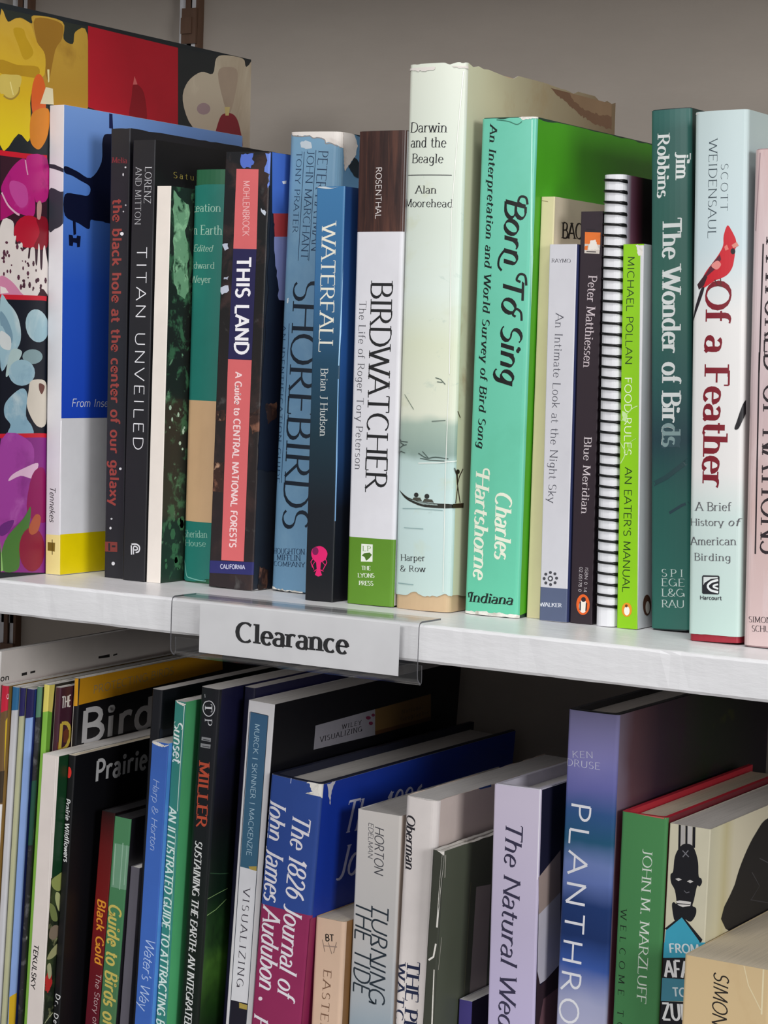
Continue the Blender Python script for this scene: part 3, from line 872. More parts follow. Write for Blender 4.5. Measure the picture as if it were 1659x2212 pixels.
# sizes and printed matter of every book, in mm: 's' spine (across, up), 'c' right-hand cover (in from the spine, up)
BOOKS = [
    {'name': 'hardcover_book', 'kind': 'hard', 'label': 'tall picture book with a grid of orchid photographs, behind the blue and white book', 'loc': [-243.81, -7.18, 0.1], 'yaw': 0, 'lean': -0.8, 'w': 14, 'h': 286.96, 'D': 228, 'spine': '#6a1830', 'cover': '#20262a', 'group': 'books standing on the upper shelf', 'pages': 'paper_white', 'edge': '#3a1a20', 'r': 1.2,
     'items': '''Pc|#2a302a|7.3,284.1 31.7,284.3 76.9,284.7 77.9,243.2 47.1,239.8 21.2,221.1 8.6,213.7
Sc|petal_ochre|7.4,280.8 13.1,278.3 22.6,281.7 31.8,280.1 33,284.3 55.9,284.5 57.1,275.8 64.7,274.3 66.6,280.7 76.6,280.7 78,243.2 64.7,241.8 47.1,241.5 27.1,249.4 7.8,255.3
Sc|#9a6f24|34.3,283 55,283.4 55.8,275.8 50.5,269.2 45.5,253.2 41.3,261.2 35.9,271.4
Sc|petal_yellow|7.4,280 13.4,278.3 20,281.1 27.5,280.7 31.6,278.6 35.9,271.3 42.3,265.9 42.1,255.7 36.3,252.8 31.6,243.4 31.2,230.1 30.7,221.2 22.5,223.9 8.5,216.9
Sc|#c29a1e|17.5,275.3 24.9,276.4 27.7,272.4 33.3,265.6 26.5,261.3 21.6,267.6
Sc|#b98f20|7.8,258.9 21.1,258 36.9,259 36.3,253.7 22.6,252.9 7.9,252.4
Sc|petal_yellow|8.1,241.2 12.1,240.8 18.1,237.7 22.5,240.2 24.8,244.4 31,241.1 30.7,221.2 22.5,223.9 8.5,216.9
Sc|#d8c060|7.9,251.1 15.9,252.5 24,252.6 22.4,245.9 18.1,241.4 13.4,240.9 10.7,242.3 8,242.9
Lc|#a88a3a|10.7,241.5 14.1,240.5 18.1,241 22.1,244.1 22.7,247.2|0.9
Lc|#f0e090|15.6,249 16.6,246.1 18.1,242.7|0.8
Ec|#e0642a|37.87,242.78 5.91,0.66 0.25,-12.84
Sc|#dc8624|32.8,235.1 45.6,238.7 45.5,226.2 39.7,218.1 34.2,218.5 31.3,223.1
Pc|#e8ddb8|43.3,249.6 48.9,249.4 49.8,241.4 39,240.7
Pc|#f0e0a0|44.2,258.6 45.9,258.8 46,252.6 45,252
Pc|#b4182a|76.9,285.2 156.3,284.3 157.5,241.3 101.4,240.5 77.9,243.2
Sc|#8c1220|116.3,259.9 119.3,260.3 126.1,255.7 128.3,241.1 113.8,241.3 115,252.6
Pc|#d86a68|117.4,264.1 120,259.9 116,259.4
Pc|#262a2c|156.3,284.3 235.8,286.1 237.5,236.4 157.5,240.9
Sc|petal_white|171.4,242.3 161.5,256 165.9,266.7 178.5,273.8 189.8,274.2 192.8,283 201,286 219.4,286.4 223,282.1 234.1,284.5 236.6,236.3 195.9,237.2
Sc|#b09c88|194.7,274.8 203.6,255.1 208.6,255.6 214.7,277.3 204.5,279.8
Ec|#a88e90|181.48,253.60 6.48,0.70 0.10,-3.26
Sc|#8a2430|194.3,236.1 197.1,249.6 203.7,253.6 212.1,253.1 217.3,247 219.4,234.7
Pc|#d4c080|201.9,256.8 207.2,257.4 206.2,252.5 202.9,252.1
Pc|#3a1a28|8.6,213.1 44.9,214.4 46.4,142.4 9.8,142.3
Lc|#d41c30|-10.1,213.2 8.6,213.1 29.1,213.3 44.9,213.9|2.6
Sc|petal_magenta|18.2,207.1 27.2,211.9 29.9,203.9 35.4,193 34.9,183.6 25.1,183.8 20.6,184.7 11.5,192 9.8,196.9
Sc|#c84a9c|17.1,199.9 28.1,198.3 30.2,190 23.8,187.1 16.5,194.1
Sc|petal_magenta|29.4,213.4 45,213.3 46,193.8 37.4,190.6 35.4,193 29.9,203.9
Pc|#ac146c|8.9,192.6 11.8,191.2 20.6,184.3 9.2,179.4
Lc|#e8b8cc|9.9,193.5 14.7,187.7 20.6,184.3 23.8,183.3|1.1
Lc|#e4a8c4|27.8,211.3 28.9,206.8 29.9,203.9|0.9
Ec|#bc1430|31.15,175.33 11.55,0.72 0.16,-8.24
Sc|#8a0c22|36.9,182.5 45.6,182.6 45.9,168.5 35.2,167.5 39.7,175.4
Sc|#c89a94|37.4,189.7 39.7,191.6 41.1,189.2 40.2,182.7 37.6,182.7
Sc|#e9e0da|9.2,177.1 18.7,179.8 19.5,172.9 21.4,172.6 20.9,168.4 26,169.5 26.8,165.8 31,167.3 30.7,162.2 32.1,162.3 32.9,167 35.9,167.1 36.7,159.9 38,159.2 38.8,169.2 39.9,167.8 40.7,157.6 42.1,157.7 42.7,167.5 44.6,166.8 46.4,143.3 9.8,141.9
Dc|#5a2c40|10.6,171.1 31.1,146.1|26|0.5,1.2
Dc|#4a2434|27.5,159.5 45,144.1|16|0.5,1.3
Sc|#d98aac|9.6,151.9 18,149.8 25.2,144.6 26.5,142.9 9.8,142.3
Pc|#f0e4e0|9.7,146.9 13.6,146.2 16.2,143.8 9.8,143.1
Pc|#3a1820|38.4,143 41.6,146.9 43.6,146.6 46.4,144.1 46.4,142.9
Pc|#0c1220|9.8,141.1 45.9,142.1 47.3,71.1 11.1,72
Lc|#d01c30|-6.3,141.9 9.8,141.6 40,142.1 45.9,141.9|2.4
Sc|petal_blue|9.8,140.8 16,138.6 22.3,133.5 25.5,126.8 25.7,120 22.6,115.2 16.5,109 10.5,106.3
Sc|#7a9cae|10,134.4 15.1,130.6 19.4,123.3 18.4,118.5 12.1,126.4 10.1,127.7
Sc|#d8dedd|10.1,124.4 16.3,122.5 18.4,119.9 17.5,115.1 10.3,117
Ec|petal_blue|38.67,127.84 8.93,1.26 2.48,-8.37
Ec|#8aa4a8|35.27,112.03 7.98,0.12 0.07,-3.76
Sc|#b4cccb|18.5,115.1 26.8,114.6 23.8,109.1 16.7,102.3 14.6,103
Ec|petal_blue|27.01,103.75 10.32,0.10 0.13,-6.67
Sc|petal_blue|26.1,95.6 31.4,92.9 30.6,81.9 35.4,76.4 35.5,71.9 17.2,72.2 18.7,77.3 14,82 14.9,88.8
Sc|#dcd3c4|34.4,99.7 45.1,99.8 46.9,92.9 46.6,77.7 39.1,76.7 31.5,86 32.4,94.2
Sc|#6a4038|40.8,98.4 45.2,97 43.1,92.9 40.9,94.9
Pc|#8a2c84|11.1,72 47.3,71.1 48.8,-1 12.3,2.8
Lc|#d01c30|-5.1,72.3 11.1,71.8 41.4,71.7 47.3,71.3|2.2
Sc|petal_purple|11.1,69.3 35.1,67.8 36.4,51.6 31.5,31.8 18.1,22.9 12.1,12.3
Sc|#6a2878|11.9,26.6 22.2,28.8 18.1,22.9 12,21.2
Sc|#e4bcd6|20.7,52.1 30,55.2 40.6,57.4 38.6,51.6 35.4,49.6 27,51.2 17.6,48.8
Sc|#92145a|35.9,51 44.9,54.8 47.8,44.3 48.2,26.9 32.6,31.8
Sc|#4c7a38|29.5,29.2 35.2,35.1 33.8,24.2 27.7,13.5 25.8,3.3 13.3,4.1 15.1,18.3
Pc|#8cba6a|12,18.5 14.3,3.4 12.3,3.1
Ec|#8c1a3c|36.66,12.96 10.20,-0.59 0.22,-11.44
Sc|#b45a3a|33.8,24.2 39,30.8 43.3,29.2 41.3,22.4 36,20.6'''},
    {'name': 'paperback_book', 'kind': 'paper', 'label': 'blue and white paperback with yellow foot and dark aeroplane silhouette', 'loc': [-228.25, 39.0, 0.1], 'yaw': 0, 'lean': -1.102, 'w': 9.6, 'h': 240.76, 'D': 160, 'spine': '#d9d8dc', 'cover': '#e6e6ea', 'group': 'books standing on the upper shelf', 'r': 0.5, 'left': '#2e5cc8',
     'items': '''Pc|blue_cover|0,80.9 160,80.9 160,240.7 0,240.7
Pc|#f0d800|0,0.1 160,0.1 160,20.9 0,20.9
Ps|#ecdc92|0,0.1 9.6,0.1 9.6,20.6 0,20.6
Ts|#26262a|2.6,45.6 2.5,27.2|3.51|sansi|Tennekes
Ps|#7a6420|1.4,16.6 6.3,16.5 6.1,11.9 1.4,12.2
Ls|#5a4814|4.4,18.1 4.5,10.2|0.5
Ps|#2a2e38|-0.2,211.1 3.6,210.7 10.8,208.4 11,206.5 4.9,208 -0.1,209.2
Ss|#30343e|0,197.6 7.6,196.7 11.3,195.7 11.2,184.3 8.6,179.7 4.4,177.9 0.2,177.6
Sc|#0c1230|0.9,209.8 10.8,208 22,205.5 30.9,214.4 31.8,226.5 38.3,229.8 65,229 65.8,184 38,183.2 32.5,183.8 26.1,183.8 22.3,183.7 21,179 12.3,181.5 1.3,184.7 1.1,195.3 11,196.2 20,196.3 21.5,200.9 13,203.6 6.7,205.4 1,206.4
Pc|#0c1230|7.6,183.2 10,183 10.5,175.8 8.4,175
Pc|#0c1230|4.5,175.1 7.7,175 8.2,173.7 10.8,173.7 11.3,175.1 14.3,175 13.7,169.4 11.4,169.1 11.2,171.2 8.3,171.4 7.8,169.4 4.9,169.6
Pc|#101c50|37,240.3 39.7,240.3 40.4,232.7 37.1,232.7
Tc|#e8ecf8|8.1,86.8 74.9,86.6|4.02|sansi|From Insect to Jumbo
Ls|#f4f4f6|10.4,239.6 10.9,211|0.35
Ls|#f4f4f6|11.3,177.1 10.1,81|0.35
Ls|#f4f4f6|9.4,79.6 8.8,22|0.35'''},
    {'name': 'paperback_book', 'kind': 'paper', 'label': 'black paperback with faded red lettering, beside the blue aeroplane book', 'loc': [-198.33, 49.89, 0.1], 'yaw': 0, 'lean': -0.744, 'w': 12.2, 'h': 229.45, 'D': 150, 'spine': '#24242a', 'cover': '#1c1c22', 'group': 'books standing on the upper shelf', 'r': 0.6, 'top': (1.1, 0.5),
     'items': '''Ts|#96403a|2,193.6 2.9,37.5|5.75|sansb|the black hole at the center of our galaxy
Ts|#7a2c34|0.9,212.2 10.5,211.7|2.79|serifb|Melia
Es|#dcdce0|9.60,209.68 0.57,-0.01 0.01,-0.45
Es|#c8c8cc|8.21,206.02 0.49,-0.01 0.02,-0.78
Es|#c8c8cc|10.15,190.56 0.49,-0.01 0.01,-0.39
Es|#ececf0|7.99,176.11 1.15,-0.01 0.02,-0.91
Es|#c8c8cc|8.74,187.34 0.49,-0.01 0.01,-0.39
Es|#dcdce0|9.41,56.36 0.83,0.04 0.01,-0.67
Es|#c8c8cc|4.24,30.41 0.67,0.04 0.01,-0.47
Es|#d8d8dc|3.66,25.55 0.75,0.04 0.01,-0.67
Es|#d8d8dc|5.78,7.39 1.09,0.07 0.02,-0.94
Ps|#7c3834|0.1,18.4 8.2,18.6 8.3,13.6 0.2,13.3
Ps|#24242a|2.4,17.8 3.6,17.8 3.7,13.8 2.5,13.8
Ps|#24242a|4.7,16.7 7,16.8 7,15.8 4.7,15.7
Ws|#4a4a52|11.8,229 16.7,228.7 16.5,223.4 13.6,223.8|0.25'''},
    {'name': 'paperback_book', 'kind': 'paper', 'label': 'black paperback with wide-spaced white lettering, left of the plain cream spine', 'loc': [-184.0, 46.83, 0.1], 'yaw': 0, 'lean': -0.158, 'w': 13.8, 'h': 222.99, 'D': 152, 'spine': '#232327', 'cover': '#151518', 'group': 'books standing on the upper shelf', 'r': 0.5,
     'items': '''Ts|#c8c8cc|7.9,209.6 7.7,191.4|4.18|serifl|LORENZ
Ts|#b8b8bc|2,209.3 2.2,180.6|3.72|serifl|AND MITTON
Ts|#eaeaee|4,169.5 4.7,66.9|6.14|sansl|TITAN UNVEILED
Ls|#d8d8dc|5,18 5.3,13.3|0.8
Ls|#d8d8dc|5.1,18.6 8.1,18.8 9.9,18 10.3,16.5 9.5,15 7.9,14.6|0.8
Ls|#d8d8dc|6.6,13.5 6.5,17.3 8.3,17.5 9,16.6 8.4,15.9 7,15.8|0.7
Ls|#8a8a90|14.8,222.3 14.8,202.2|0.3
Tc|#a89a4c|15.9,205.3 79.1,205.9|3.03|serif|Saturn's Moon'''},
    {'name': 'paperback_book', 'kind': 'paper', 'label': 'thin book with plain cream spine and leafy dark green cover', 'loc': [-169.69, 47.8, 0.1], 'yaw': 0, 'lean': 0.0, 'w': 8.6, 'h': 199.98, 'D': 128, 'spine': '#efe6dc', 'cover': 'foliage_print', 'group': 'books standing on the upper shelf', 'r': 0.4, 'left': '#e6dccf',
     'items': '''Wc|leaf_print|2.3,198 9.9,194 15.5,191.9 16.4,185.5 12.9,178.8 15.9,172.5 16.8,166.1 16.1,158.2 17.4,147.9 14.5,144.2 7.8,146.2 4.4,153.8|0.8
Ls|#fbf6f0|9.8,197.8 10.6,139.5|0.4
Dc|#b8d8c0|4.4,90.9 18,61|8|0.5,1.3
Dc|#3f6f4c|4.5,40.2 18.4,6.2|22|0.8,2.4'''},
    {'name': 'hardcover_book', 'kind': 'jacket', 'label': 'teal jacketed book with a broad tan band, darker green cloth showing above', 'loc': [-160.6, 65.97, 0.1], 'yaw': 0, 'lean': 0.0, 'w': 23.4, 'h': 209.55, 'D': 158, 'spine': '#257a6e', 'cover': '#247266', 'group': 'books standing on the upper shelf', 'cloth': '#2c6646', 'bulge': 1.6, 'r': 3.0, 'jz': (0.6, 202.0), 'edge': '#5aa294', 'top': (3.3, 1.4), 'bot': (4.0, 1.6),
     'items': '''Ts|#a8ccba|-4,188.5 18.5,188.3|4.02|serif|Creation
Ts|#a8ccba|-1.5,176.9 19.5,176.7|4.72|serif|on Earth
Ts|#a0c4b2|1.6,168.4 14.3,168.3|3.31|serifi|Edited
Ts|#a0c4b2|-0.7,159.7 15.8,159.7|3.39|serif|Edward
Ts|#a0c4b2|0.6,152.6 14,152.6|3.53|serif|Weyer
Ps|#d3ae85|0,31.2 23.4,31.2 23.4,93 0,93
Ts|#8fc0ae|0.7,22.7 16.2,23.4|3.67|serif|Sheridan
Ts|#8fc0ae|1.7,18.3 15.5,18.9|3.13|serif|House
Ls|#7fc0b2|-0.8,11.6 2,9.1 3.5,3.2 6.4,2.1 12.9,1.3 16.2,1.4|0.5
Ls|#9ab0a4|-1.8,188.3 3.4,188.4|0.5'''},
    {'name': 'paperback_book', 'kind': 'paper', 'label': 'thick dark paperback with salmon and navy title blocks, fronted by rocks', 'loc': [-135.02, 53.38, 0.43], 'yaw': 0, 'lean': 0.707, 'w': 26.6, 'h': 216.69, 'D': 152, 'spine': 'rock_print', 'cover': '#20242e', 'group': 'books standing on the upper shelf', 'r': 0.8, 'bot': (6.2, 0.8), 'edge': '#bab4b2',
     'items': '''Ws|rock_warm|-0.3,87.8 5.9,89.2 6.6,84.3 2.7,83 0.1,84.3|0.5
Ws|rock_warm|20.6,88.3 28,91.9 33,93.6 33.7,89 31.6,80.5 22.8,77.8 20.8,82.7|0.8
Ws|rock_warm|-0.2,62.2 6.7,63.3 7.2,47.7 0.1,47.9|0.7
Ws|rock_warm|21.3,64.3 29.3,66.3 36.1,66.4 34.9,56.8 31.8,49.5 22,49.5|0.9
Ws|#5470c8|9.6,215.6 16.9,215.9 16.2,213.2 17.5,211.8 15.6,208.7 10.6,208.9 9.2,211.8|0.5
Ws|#6a86d8|23.9,215.9 28,216.4 28.4,200.3 26,198.9 26.5,205.7 23.9,207 25.3,212.5|0.7
Ps|#d8686a|7.1,208.3 20.3,208.1 21,169.1 7.1,169.1
Ps|#26234e|7.1,169.1 21,169.1 20.8,114.7 6.6,114.3
Ps|#d8686a|6.6,114.3 20.8,114.5 20.9,14.4 7.3,13.8
Ps|#2b2c68|0,13 28,14.5 27.9,8.1 -0.1,6.8
Ts|#f0b8b8|11.5,202.5 12.4,175.4|3.83|sans|MOHLENBROCK
Ts|#f4f2f6|9.5,165 10.5,117.3|8.02|sansb|THIS LAND
Ts|#f6d8d8|11.4,108.1 12,20.8|3.86|sansb|A Guide to CENTRAL NATIONAL FORESTS
Ts|#c8c8e0|7,9.6 21.8,10.6|2.07|sansb|CALIFORNIA
Ws|#b8c0d0|0.2,170.9 3.6,171.6 4.3,169.2 2,167.9|0.5
Ws|#a8b0c0|2.2,155 4.9,155.4 4.4,153.5 2.1,153.8|0.4
Ws|#c0c6d4|-0.2,149.8 5,150.9 5.5,148.5 1.2,146.1|0.6
Ws|#c8d0dc|22.7,189.3 25.7,187.3 25.4,185.6 23.1,187.3|0.4
Ls|#b0b0b4|27.6,215.9 27.4,186.7 27.6,119 26.9,105.5 27.1,61.9|0.35
Pc|#4a74d0|1.7,216.8 18.7,218.4 21.1,188.1 3.9,186.9
Pc|#c8484a|4.9,187 21.1,188.1 21.9,176.6 7,175.6
Pc|#9aa2d8|5.7,175.6 21.9,176.6 24.4,144.6 11.8,144.8
Wc|#141a2c|1.4,200.4 4.3,187 6.9,176.2 7.6,166.6 10.3,156.5 13,144.8 24.3,145.3 32.9,59.5 -0.6,60.4 3,145.8|1.0
Pc|#f0f4f8|11.4,203.2 15.4,203.9 15.2,202.3 12.5,201.9
Wc|rock_warm|4.6,92.8 14.7,94.2 15.2,86.4 7.8,82.9|0.7
Wc|rock_warm|5.5,11.9 13.2,9.9 12.6,0.6 5,0.5|0.7'''},
    {'name': 'hardcover_book', 'kind': 'jacket', 'label': 'grey-blue jacketed book with torn white top edge, partly behind the slim dark blue book', 'loc': [-105.2, 64.44, 0.48], 'yaw': 0, 'lean': 0.72, 'w': 30.3, 'h': 226.93, 'D': 158, 'spine': 'shore_print', 'cover': '#5f8db2', 'group': 'books standing on the upper shelf', 'bulge': 1.2, 'r': 3.5, 'cloth': '#2a3a48', 'top': (2.7, 2.2, 0.0, 0.13, 0.3), 'edge': 'torn_paper', 'left': '#5f8db2',
     'items': '''Ws|torn_paper|0.6,228.5 15.9,228.8 35.6,228.2 35.5,218.4 31.7,218.6 30.6,219.1 27.3,220.7 25,221.6 22.6,221.4 21.6,223.3 18.3,224.2 15,224 13,225.1 7.8,224.8 2.1,225.4|0.35
Ls|#8e8a88|1.9,225.1 7.8,224.5 13,224.8 15,223.7 18.3,223.9 21.7,222.9 22.4,221 25,221.3 27.3,220.4 31.7,218.4|0.5
Ws|#c2ccd4|7.4,221.5 10.6,222.6 14,221.7 14.7,218.7 12,218.5 8,219.2|0.4
Ts|#1c3350|18.6,217.7 16.7,168.8|5.33|serifl|PETER HAYMAN
Ts|#1c3350|12.1,218.1 10.9,164.6|4.15|serifl|JOHN MARCHANT
Ts|#1c3350|5.6,217.3 5,177.6|3.34|serifl|TONY PRATER
Ls|#1c3350|10.2,217.1 9.3,163.9|0.3
Ls|#1c3350|17.1,217.8 15.6,164|0.3
Ts|#14202e|7.3,154.3 6.5,31.4|15.26|serif|SHOREBIRDS
Ts|#1c3350|0.3,132 0.5,53.7|2.98|serifl|AN IDENTIFICATION GUIDE
Ls|#1c3350|5.4,132.9 4.6,53.9|0.3
Ts|#1c3350|1.2,18.2 20.5,19.4|2.78|serif|HOUGHTON
Ts|#1c3350|3.8,15.2 18.3,16.1|2.71|serif|MIFFLIN
Ts|#1c3350|1.9,12.1 21,13.2|2.35|serif|COMPANY
Ws|worn_edge|-1.2,2.7 3.8,1.1 12.3,0.8 20.3,1 20.4,0.1 -1.3,0.5|0.4
Ws|#d0d8de|3.5,145.2 4.5,145.6 4.1,142.8 3.4,143.2|0.15
Wc|torn_paper|1.9,228.4 12.1,226.7 16.1,221.5 13.9,216.2 9.8,212.6 4.9,208.1 2.9,216.6|0.4
Wc|#1c2830|13.1,215.7 18.6,213.4 19.2,206 13.8,206.5 8.2,210.7|0.3'''},
    {'name': 'paperback_book', 'kind': 'paper', 'label': 'slim dark blue paperback with cream capitals and a pink crayfish emblem', 'loc': [-70.0, 42.13, 0.1], 'yaw': 0, 'lean': -0.21, 'w': 15.8, 'h': 198.56, 'D': 130, 'spine': 'waterfall_print', 'cover': 'waterfall_cover', 'group': 'books standing on the upper shelf', 'r': 0.8, 'edge': '#c4ccd0',
     'items': '''Ts|#e8e4d4|3.8,181 4,119.8|7.88|serif|WATERFALL
Ts|#c8ccca|5.4,111.9 6,79.5|4.12|serif|Brian J Hudson
Ss|#e0206c|4.5,25.6 8.1,26.6 11,25.4 12.3,23.1 11.2,20.3 8.8,18.7 7.6,17.6 5.6,18.8 3.4,21.1 3.2,23.8
Es|#7a1850|5.39,23.97 1.79,0.13 0.07,-1.93
Ps|#e0206c|6,18.8 8.8,19 8.5,15.2 9.6,12.6 7.4,11.8 5.5,12.5 6.5,15.1
Ls|#e0206c|4.3,20.4 3,18.6 4.1,15.9|0.45
Ls|#e0206c|11.2,20.8 12.1,18.9 10.5,16.1|0.45
Ls|#e0206c|5.2,18.8 4,17 4.9,15|0.35
Ls|#e0206c|9.6,19.1 11.3,17.4 10,15.2|0.35
Ls|#e0206c|6.5,15.2 4.9,14.1|0.4
Ls|#e0206c|8.5,15.2 10.4,14.6|0.4
Ls|#e0206c|7,13.7 5.8,12.8|0.4
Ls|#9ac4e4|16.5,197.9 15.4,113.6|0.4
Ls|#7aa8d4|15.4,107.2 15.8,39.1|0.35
Ss|#c8d0d4|0.2,198.3 3.8,198.7 8.5,197.8 12.4,198.3 7.8,197.4 3,197.7'''},
    {'name': 'hardcover_book', 'kind': 'jacket', 'label': 'white jacketed book with wood brown head and grass green foot', 'loc': [-48.31, 45.48, 0.1], 'yaw': 0, 'lean': -0.474, 'w': 25.8, 'h': 224.6, 'D': 152, 'spine': '#dcdbe0', 'cover': '#d4d3d8', 'group': 'books standing on the upper shelf', 'bulge': 0.5, 'r': 1.6, 'cloth': '#2a2a2c', 'edge': '#4a3a34', 'left': '#cfced4',
     'items': '''Ps|wood_print|0,177.3 25.8,177.3 25.8,224.5 0,224.5
Ps|#5d8c26|0,0.1 25.8,0.1 25.8,32.1 0,32.1
Ts|#dcd6d4|10.4,207.5 10.8,183.3|3.15|sans|ROSENTHAL
Ts|#1e1e20|9.5,153.7 9.2,55.5|11.69|serif|BIRDWATCHER
Ts|#4c4c52|3.1,144.6 3,64.3|3.89|serifl|The Life of Roger Tory Peterson
Ps|#e8ecdf|7.9,29.1 14.3,29.2 14.4,20.9 7.9,20.6
Ps|#4a7020|8.3,23.5 9.5,24.6 12.7,25.2 14,24.2 12.8,22.6 10.8,21.1 10,22.8
Ts|#5d8c26|8.7,25.7 13.3,25.9|2.45|serif|LP
Ts|#dfe6d4|8.4,16.6 13.5,16.8|1.91|serifb|THE
Ts|#dfe6d4|6.4,12.9 15.7,13.4|1.98|serifb|LYONS
Ts|#dfe6d4|7.2,9.2 15.2,9.6|2.05|serifb|PRESS'''},
    {'name': 'hardcover_book', 'kind': 'jacket', 'label': 'tallest book, pale green jacket with a small boat, tan board at its foot', 'loc': [-22.44, 46.5, 0.1], 'yaw': 0, 'lean': -0.47, 'w': 30.4, 'h': 253.4, 'D': 162, 'spine': 'darwin_print', 'cover': 'darwin_cover', 'group': 'books standing on the upper shelf', 'bulge': 2.0, 'r': 2.6, 'cloth': '#c8ac88', 'jz': (6.6, 255.0), 'top': (5.5, 2.2, 0.0, 0.1, 0.1), 'bot': (8.8, 2.4, 0.0, 0.12, 0.2), 'edge': 'torn_paper', 'page_in': 5,
     'items': '''Wc|#7a5a42|79.9,258.1 156.5,261.3 158.2,240 140,240.7 120.2,243.7 102.7,248.5 90.4,252|0.6
Wc|#94785a|103.8,259.4 156.5,261.3 157.6,246.8 135.6,246.2 119.9,247.9 110.1,251|0.7
Ts|#26262a|2.4,223.6 22.5,223|4.58|serif|Darwin
Ts|#26262a|2.8,216.6 22.2,216.1|4.66|serif|and the
Ts|#26262a|3.8,209.4 21,208.9|4.19|serif|Beagle
Ls|#3a3a3c|0.5,203.8 25.4,203.3|0.35
Ts|#26262a|6.4,195.1 18,194.9|3.65|serif|Alan
Ts|#26262a|0,189 26.4,188.5|3.67|serif|Moorehead
Ts|#2a2a2e|3.8,22.7 17.7,23.5|3.02|serif|Harper
Ts|#2a2a2e|3.6,17.6 17.9,18.4|2.86|serif|& Row
Ss|#2c2c26|1.5,56.1 3.1,55.1 7.2,52.9 14.1,51.4 22.2,50.9 29.6,50.8 29.7,49 16.9,48.9 9.5,50.6 4.9,52.7
Ws|#8fa09c|7.2,52.3 14.1,51.1 23.1,50.4 23.2,49.9 15,50.1|0.1
Es|#2c2c2a|11.77,54.30 1.27,0.07 0.04,-1.10
Es|#2c2c2a|17.60,53.98 1.27,0.07 0.04,-1.18
Ps|#4a4a40|9.5,51.8 10.4,53.1 14,53.2 15.1,51.6
Ps|#4a4a40|15.4,51.3 16.4,52.8 20.4,52.6 21.3,51.2
Pc|#3c3020|-2.4,51 10.5,51.1 10.3,48.8 -2,49
Ec|#2c241c|3.89,65.99 1.78,-0.05 0.07,-1.10
Lc|#3a2c20|0.7,67.8 2.8,64.6 3.8,59.9|0.7
Lc|#3a2c20|8.8,67.2 5.5,63.7 3.8,59.9|0.7
Lc|#3a2c20|3.4,65.4 4.2,59.1 2.7,51.3|0.7
Lc|#3a2c20|4.2,59.1 6.9,51.3|0.7
Ls|#44504c|0.3,79.8 2.2,79.1 5.9,78.9|0.4
Ls|#44504c|0.9,75.9 3.2,77.2 5.4,77.7|0.4
Ls|#44504c|-0.4,73.1 1.9,74.4 4.6,73.7|0.4
Ls|#44504c|1.2,80 1.8,78.2 3.6,77.6|0.5
Ls|#50605a|12.4,74 17,71.9 21.5,72.5 27.8,72|0.5
Ls|#50605a|13.4,71.7 18.8,71 26,70.9|0.4
Ls|#50605a|14.6,74.9 17.9,71.9|0.4
Ls|#e8eee8|12.5,69.3 22.5,69.9 31.4,71.1|0.5
Ls|#5c6a60|20.3,109.6 23,108.9 25.3,106.6|0.4
Ls|#5c6a60|21.2,107.7 23.9,107.5|0.35
Ls|#6c7a6c|3.3,101.3 9,94.4|0.3
Ls|#6a7a70|19.1,89.2 25.9,89.9|0.4
Lc|#5a4c38|2,94.3 4.6,91.2|0.5
Ls|#8aa6a6|4.1,47.5 14.2,48 25.9,47.8|0.3
Ls|#8aa6a6|5.3,38.5 16.3,38.6|0.3
Ls|#8aa6a6|2.5,12 11.7,11.9|0.4
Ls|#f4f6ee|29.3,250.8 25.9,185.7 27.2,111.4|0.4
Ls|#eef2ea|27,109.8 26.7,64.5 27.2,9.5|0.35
Ws|torn_paper|-0.7,252.1 1.9,255 7.3,256 15.4,254.5 15.5,252.2 9.2,251.6|0.4
Ws|torn_paper|23.4,254.9 30.4,255.7 30.7,252.3 25.2,252.7|0.4'''},
    {'name': 'hardcover_book', 'kind': 'jacket', 'label': 'mint green jacketed book with black swash lettering and vivid green side', 'loc': [12.6, 52.07, 0.1], 'yaw': 0, 'lean': -0.117, 'w': 28.4, 'h': 230.17, 'D': 152, 'spine': 'teal_print', 'cover': '#4aa61a', 'group': 'books standing on the upper shelf', 'bulge': 1.0, 'r': 2.0, 'cloth': '#274434', 'top': (7.7, 1.0), 'bot': (7.9, 1.5), 'edge': '#d8e4da', 'left': '#1f5040',
     'items': '''Ts|#14201c|5,226.9 4.4,78|3.85|serifbi|An Interpretation and World Survey of Bird Song
Ts|#10100f|14.8,193.1 15.1,108.4|10.13|scriptb|Born To Sing
Ls|#10100f|25.8,190.3 24.9,193.4 22.2,193.8 21.2,191.5 22.7,190.4|1.1
Ls|#10100f|15.4,169.7 12.7,166.3 12.2,162.4 14,160.1|1.1
Ls|#10100f|26.6,153.4 25.9,157.8 23.2,158.5 21.8,156 23.8,155|1.1
Ls|#10100f|25,137.3 24.5,141.1 22.1,142.6 20.5,140.2 22,139.1|1.1
Ts|#e9ecd8|15.1,58.1 15.8,27.3|8.14|serifbi|Charles
Ts|#e9ecd8|4.1,66.6 4.7,17.1|7.43|serifbi|Hartshorne
Ls|#e9ecd8|11.4,65.7 10.8,67.9 8.6,67.9 8.2,65.5|0.9
Ts|#12201c|2.6,5.7 25.8,6.2|4.56|serifbi|Indiana
Ls|#12201c|4.2,10.2 2.3,9.7 2.7,7.7|0.7
Ws|worn_edge|0.3,1.2 9.9,1.7 20.5,1.9 27.6,1.8 31.1,1.1 31.1,0.1 0.4,-0.4|0.4
Ls|#3a7a66|8.5,229.1 14.7,228.2 19.1,226.7 21.6,228|0.4
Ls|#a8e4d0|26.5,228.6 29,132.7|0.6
Ws|worn_edge|19.8,229.9 22.3,230.9 28.3,231 28.8,229.3 21.6,228.8|0.3'''},
